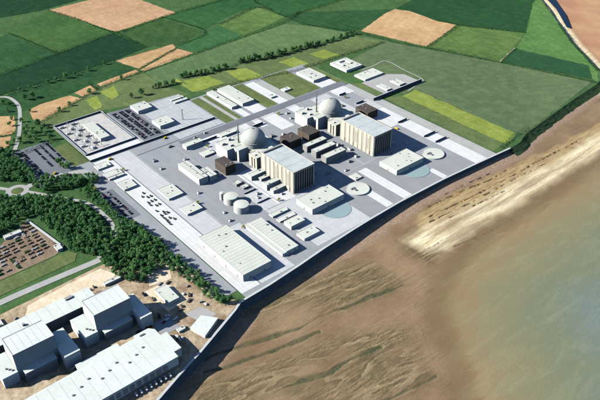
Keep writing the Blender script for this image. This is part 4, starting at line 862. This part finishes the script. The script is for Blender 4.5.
# lattice mast
t = thing('lattice_mast', 'slender lattice lighting mast standing on the tiled yard', 'mast', (-44, 224, PZ)); m = MB()
for sx, sy in ((-1, -1), (1, -1), (1, 1), (-1, 1)): m.bar((sx * 1.6, sy * 1.6, 0), (sx * .4, sy * .4, 26), .3)
for q in range(8):
    z0, z1 = q * 3.2, q * 3.2 + 3.2; w0, w1 = 1.6 - 1.2 * z0 / 26, 1.6 - 1.2 * z1 / 26
    for sx, sy, tx, ty in ((-1, -1, 1, -1), (1, -1, 1, 1), (1, 1, -1, 1), (-1, 1, -1, -1)): m.bar((sx * w0, sy * w0, z0), (tx * w1, ty * w1, z1), .18)
m.build('lattice', 'steel', t); MB().box(-1.5, 1.5, -.5, .5, 26, 27.2).build('lamp_head', 'steel', t)
# ------------------------------------------------------------------ vehicles
def car_mesh(paint, scale=1):
    m = MB(); s_ = scale
    body = [(-2.2, .35), (2.2, .35), (2.25, .75), (1.35, .95), (-2.15, 1.0), (-2.25, .7)]
    def ext(prof, w0, w1=None):
        n_ = len(prof); i = len(m.v); w1 = w1 or w0
        m.v += [(x * s_, -w0 * s_, z * s_) for x, z in prof] + [(x * s_, w0 * s_, z * s_) for x, z in prof]
        for k in range(n_):
            j = (k + 1) % n_; m.f.append((i + k, i + j, i + n_ + j, i + n_ + k)); m.mi.append(m.cur)
        m.f.append(tuple(i + k for k in range(n_))); m.f.append(tuple(i + n_ + n_ - 1 - k for k in range(n_))); m.mi += [m.cur] * 2
    ext(body, .9); m.cur = 1; ext([(-1.7, .98), (.95, .95), (.35, 1.42), (-1.3, 1.42)], .8); m.cur = 0; ext([(-1.3, 1.42), (.35, 1.42), (.3, 1.5), (-1.25, 1.5)], .74)
    m.cur = 2
    for x in (-1.35, 1.35):
        for y in (-.82, .82):
            ring_ = [(x + .34 * math.cos(q * math.pi / 4), .34 + .34 * math.sin(q * math.pi / 4)) for q in range(8)]; i = len(m.v)
            m.v += [(px * s_, (y - .11) * s_, pz * s_) for px, pz in ring_] + [(px * s_, (y + .11) * s_, pz * s_) for px, pz in ring_]
            for k in range(8): m.f.append((i + k, i + (k + 1) % 8, i + 8 + (k + 1) % 8, i + 8 + k)); m.mi.append(2)
            m.f.append(tuple(i + k for k in range(8))); m.f.append(tuple(i + 15 - k for k in range(8))); m.mi += [2, 2]
    return m.mesh('parked_car', ['paint_' + paint, 'glass_dark', 'tyre'])
CM = {c_: car_mesh(c_, 1.15) for c_ in ('navy', 'black', 'grey', 'silver', 'red', 'white')}
def park(x, y0, y1, ang, where, grp, fill, z):
    y = y0
    while y > y1:
        if rnd.random() < fill:
            c_ = rnd.choices(list(CM), (30, 34, 20, 6, 5, 5))[0]
            o = obj('parked_car', CM[c_]); o.location = (x + rnd.uniform(-.3, .3), y, z); o.rotation_euler = (0, 0, ang + rnd.choice((0, math.pi)) + rnd.uniform(-.04, .04))
            tag(o, '%s parked car in %s' % (c_, where), 'car', grp)
        y -= 2.9
for x in (-158, -140, -124):
    for dx in (-2.9, 2.9): park(x + dx, 356, 200, 0, 'the rows beside the walled substation', 'cars beside the substation', .62, PZ + .1)
for dx in (-2.9, 2.9): park(-406 + dx, 322, 184, 0, 'the car park below the tan fields', 'cars in the outer car park', .62, .42)
for x, y0, y1 in ((-376, 320, 224), (-360, 326, 226), (-345, 326, 226)): park(x, y0, y1, 0, 'the car park below the tan fields', 'cars in the outer car park', .66, .42)
for x in (-343, -331): park(x, 52, -48, 0, 'the small lot outside the platform by the wood', 'cars in the small lot', .55, .48)
def truck(label, x, y, rz, col='yellow', grp=None):
    kd = 'truck' if col == 'yellow' else 'van'
    t = thing(kd, label, kd, (x, y, .5), rz, grp)
    MB().box(-4.5, 2.2, -1.3, 1.3, 1.1, 3.9).build('cargo_box', 'paint_' + col, t)
    c_ = MB().prism([(2.4, -1.2), (4.6, -1.2), (4.6, 1.2), (2.4, 1.2)], .7, 3.0, [(2.4, -1.2), (4.1, -1.1), (4.1, 1.1), (2.4, 1.2)]).build('cab', 'paint_' + col, t); MB().box(4.25, 4.5, -1, 1, 1.9, 2.7).build('windscreen', 'glass_dark', c_)
    MB().box(-4.5, 4.4, -.9, .9, .6, 1.05).build('chassis', 'tyre', t)
    for x_ in (-3.2, -1.9, 3.4):
        for y_ in (-1.15, 1.15):
            m = MB(); i = 0; rg = [(x_ + .55 * math.cos(q * math.pi / 5), .55 + .55 * math.sin(q * math.pi / 5)) for q in range(10)]
            m.v = [(a, y_ - .2, b_) for a, b_ in rg] + [(a, y_ + .2, b_) for a, b_ in rg]
            m.f = [(k, (k + 1) % 10, 10 + (k + 1) % 10, 10 + k) for k in range(10)] + [tuple(range(10)), tuple(range(19, 9, -1))]; m.mi = [0] * 12
            m.build('wheel', 'tyre', t)
truck('yellow box truck standing on the outer car park near the bush', -384, 190, .5); truck('yellow box truck on the lane behind the right turbine hall', 318, -140, 1.57)
truck('yellow box truck on the pavement next to the upper entrance cabin', -266, 168, .2); truck('yellow box truck on the grey yard under the long wall', -124, 172, .3)
for k in range(8):
    t_ = truck('white van parked in the shade under the long old turbine hall', -545 + k * 8, -449, 1.4, 'white', 'vans under the old turbine hall')
# ------------------------------------------------------------------ vegetation
def leafball(m, lobes, n_, size, rn):
    for _ in range(n_):
        c_, r_ = rn.choice(lobes); u = Vector((rn.gauss(0, 1), rn.gauss(0, 1), rn.gauss(0, 1) + .25)).normalized()
        p_ = Vector(c_) + u * r_ * rn.uniform(.75, 1.08)
        nrm = (u + Vector((rn.gauss(0, .3), rn.gauss(0, .3), rn.gauss(0, .3) + .15))).normalized(); a = nrm.orthogonal().normalized(); a.rotate(Matrix.Rotation(rn.uniform(0, 6.28), 3, nrm)); b_ = nrm.cross(a)
        s_ = size * rn.uniform(.6, 1.3)
        m.face([p_ - a * s_, p_ + b_ * s_ * .7, p_ + a * s_, p_ - b_ * s_ * .7])
def crown_mesh(seed, rad, h0, h1, n_=520, mat='leaf'):
    rn = random.Random(seed); m = MB(); lobes = [((0, 0, (h0 + h1) / 2), rad * .72)]
    for k in range(9):
        a = rn.uniform(0, 6.28); d_ = rad * rn.uniform(.35, .72); z = rn.uniform(h0 + rad * .3, h1 - rad * .25); lobes.append(((d_ * math.cos(a), d_ * math.sin(a), z), rad * rn.uniform(.28, .5)))
    lobes.append(((rn.uniform(-1, 1), rn.uniform(-1, 1), h1 - rad * .35), rad * .4))
    leafball(m, lobes, n_, rad * .15, rn)
    me = bpy.data.meshes.new('crown'); me.from_pydata(m.v, [], m.f); me.materials.append(MATS[mat]); return me, m
def trunk_mesh(seed, h, rad):
    rn = random.Random(seed); m = MB().lathe([(.45, 0), (.34, h * .4), (.22, h * .8), (.05, h)], 7)
    for k in range(4):
        a = rn.uniform(0, 6.28); z = h * rn.uniform(.4, .65); m.bar((0, 0, z), (rad * .55 * math.cos(a), rad * .55 * math.sin(a), z + h * .25), .18)
    return m.mesh('trunk', 'bark')
CR = [crown_mesh(20 + k, 4.2 + .5 * (k % 4), 1.8, 10.2 + (k % 4) * .7) for k in range(8)]
TK = [trunk_mesh(40 + k, 7.5, 4.5) for k in range(3)]
tid = 0
def tree(x, y, s_, label, grp, z=.3, sz=1.):
    global tid
    t = thing('tree', label, 'tree', (x, y, z), rnd.uniform(0, 6.28), grp); t.scale = (s_, s_, s_ * sz)
    obj('crown', CR[tid % len(CR)][0], t); obj('trunk', TK[tid % 3], t); tid += 1
for i, (x, y) in enumerate(BELT):
    tree(x, y, 1.1 + .6 * rnd.random(), 'hedgerow tree in the dark belt above landscaped strips', 'trees of the belt above the site')
    tree(x + rnd.uniform(-8, 8), y + rnd.uniform(-9, 9), .7 + .4 * rnd.random(), 'hedgerow tree in the dark belt above landscaped strips', 'trees of the belt above the site')
    if 8 < i: tree(x + rnd.uniform(-9, 9), y + rnd.uniform(-6, 10), .8 + .4 * rnd.random(), 'hedgerow tree in the dark belt above landscaped strips', 'trees of the belt above the site')
LN = ['bushy tree alone on olive bank, nearer the tiled yard', 'round tree alone on olive bank, farther left', 'largest bushy tree at edge of the outer car park', 'right-hand bushy tree at edge of the outer car park', 'left-hand bushy tree at edge of the outer car park']
for (x, y), lb in zip(LONE, LN): tree(x, y, 1.45, lb, None)
for i, (x, y) in enumerate(SIDETREES):
    if i < 26: tree(x, y, .9 + .6 * rnd.random(), 'scattered tree between the lane and substation', 'trees between lane and substation')
    else: tree(x, y, .8 + .5 * rnd.random(), 'small tree standing in a hedge between the tan strips and dark crop', 'trees in the field hedges')
# yellow-green ornamental trees on the platform
CY = crown_mesh(77, 3.6, 1.2, 6.5, 260, 'leaf_yellow')[0]
for x, y, lb in ((-267, 108, 'small yellow-green tree between the entrance cabins'), (-72, 76, 'small yellow-green tree left of left dome'), (-82, -196, 'small yellow-green tree at the corner of left turbine hall'), (-190, -224, 'small yellow-green tree at end of narrow warehouse'), (-213, -100, 'small yellow-green tree beside the lower left store'), (150, 96, 'small yellow-green tree by the dark shade band between domes'), (338, 58, 'small yellow-green tree on the pad above the right dome')):
    t = thing('tree', lb, 'tree', (x, y, PZ)); t.scale = (1.2, 1.2, 1.1); obj('crown', CY, t); obj('trunk', TK[0], t).scale = (.7, .7, .55)
# woods: the trees that show largest are single things, those behind are one mass
pts = []
for nm, poly_ in WOODS:
    a = np.array(poly_); x0, y0 = a.min(0); x1, y1 = a.max(0); got = []
    for _ in range(9000):
        x, y = rnd.uniform(x0, x1), rnd.uniform(y0, y1)
        if not inpoly(np.array([x]), np.array([y]), poly_)[0]: continue
        if all((x - gx) ** 2 + (y - gy) ** 2 > 8.8 ** 2 for gx, gy in got): got.append((x, y)); pts.append((x, y, nm))
pts.sort(key=lambda p_: (p_[0] + 795) ** 2 + (p_[1] + 1112) ** 2)
WL = {'wood_main': ('tree in dense wood between the roundabout and the brown compound', 'trees of the main wood'), 'wood_topleft': ('tree in the wood left of the outer car park', 'trees left of the outer car park'), 'wood_island': ('tree in the island of wood between the two access roads', 'trees of the island wood'), 'wood_right': ('tree in the wood between platform road and old station', 'trees of the wood by the old station'), 'wood_small': ('tree in the thin strip beside the small parking lot', 'trees of the thin strip')}
nt_ = 300 - tid
for x, y, nm in pts[:max(0, nt_)]: tree(x, y, .95 + .45 * rnd.random(), WL[nm][0], WL[nm][1])
V, Fc = [], []
for i, (x, y, nm) in enumerate(pts[max(0, nt_):]):
    m = CR[i % len(CR)][1]; s_ = .95 + .45 * rnd.random(); a = rnd.uniform(0, 6.28); ca, sa = math.cos(a) * s_, math.sin(a) * s_; b0 = len(V)
    V += [(x + ca * q[0] - sa * q[1], y + sa * q[0] + ca * q[1], .3 + s_ * q[2]) for q in m.v]; Fc += [tuple(b0 + k for k in f) for f in m.f]
if V:
    me = bpy.data.meshes.new('woodland'); me.from_pydata(V, [], Fc); me.materials.append(MATS['leaf_dark']); o = obj('woodland', me); o['kind'] = 'stuff'; tag(o, 'far part of the dense woodland beyond the nearer trees', 'woodland')
def hedge(label, pts_, wd, ht, name='hedge'):
    rn = random.Random(len(label) * 31 + int(pts_[0][0])); s_ = smoothline(pts_, 3.0); m = MB()
    for (x, y) in s_:
        hh = ht * rn.uniform(.55, 1.35)
        if rn.random() < .07: hh *= 1.9
        ww = wd * rn.uniform(.6, 1.2)
        lob = [((x + rn.uniform(-1, 1), y + rn.uniform(-1, 1), hh * .45), max(1.2, ww * .45)), ((x + rn.uniform(-2, 2), y + rn.uniform(-2, 2), hh * .75), max(1., ww * .35))]
        leafball(m, lob, 12, .95, rn)
    me = bpy.data.meshes.new(name); me.from_pydata(m.v, [], m.f); me.materials.append(MATS['leaf_hedge']); return tag(obj(name, me), label, 'hedge')
for lb, pp, wd, ht in HEDGES: hedge(lb, pp, wd, ht)
hedge('low scrub hedge under the belt of trees above the landscaped strips', [BELT[4]] + BELT[6::2], 8, 5)
# dark equipment skids laid out in rows on the white left strip
SK = MB().box(-1.3, 1.3, -3.6, 3.6, 0, .5).box(-1.1, 1.1, -3.4, .6, .5, 2.4).box(-.8, .8, 1.2, 3.2, .5, 1.7)
SKM = [SK.mesh('equipment_skid', q) for q in ('wall_brown', 'louvre_dark', 'bank')]
for i in range(15):
    for xx in (-270, -277, -285):
        if rnd.random() < .55:
            o = obj('equipment_skid', SKM[rnd.randrange(3)]); o.location = (xx + rnd.uniform(-.8, .8) - i * .4, 2 - i * 9 + rnd.uniform(-1, 1), PZ + .1); o.rotation_euler = (0, 0, rnd.choice((0, math.pi)) + rnd.uniform(-.06, .06))
            tag(o, 'dark equipment skid in the rows laid out on the white left strip', 'equipment', 'equipment skids on the white strip')
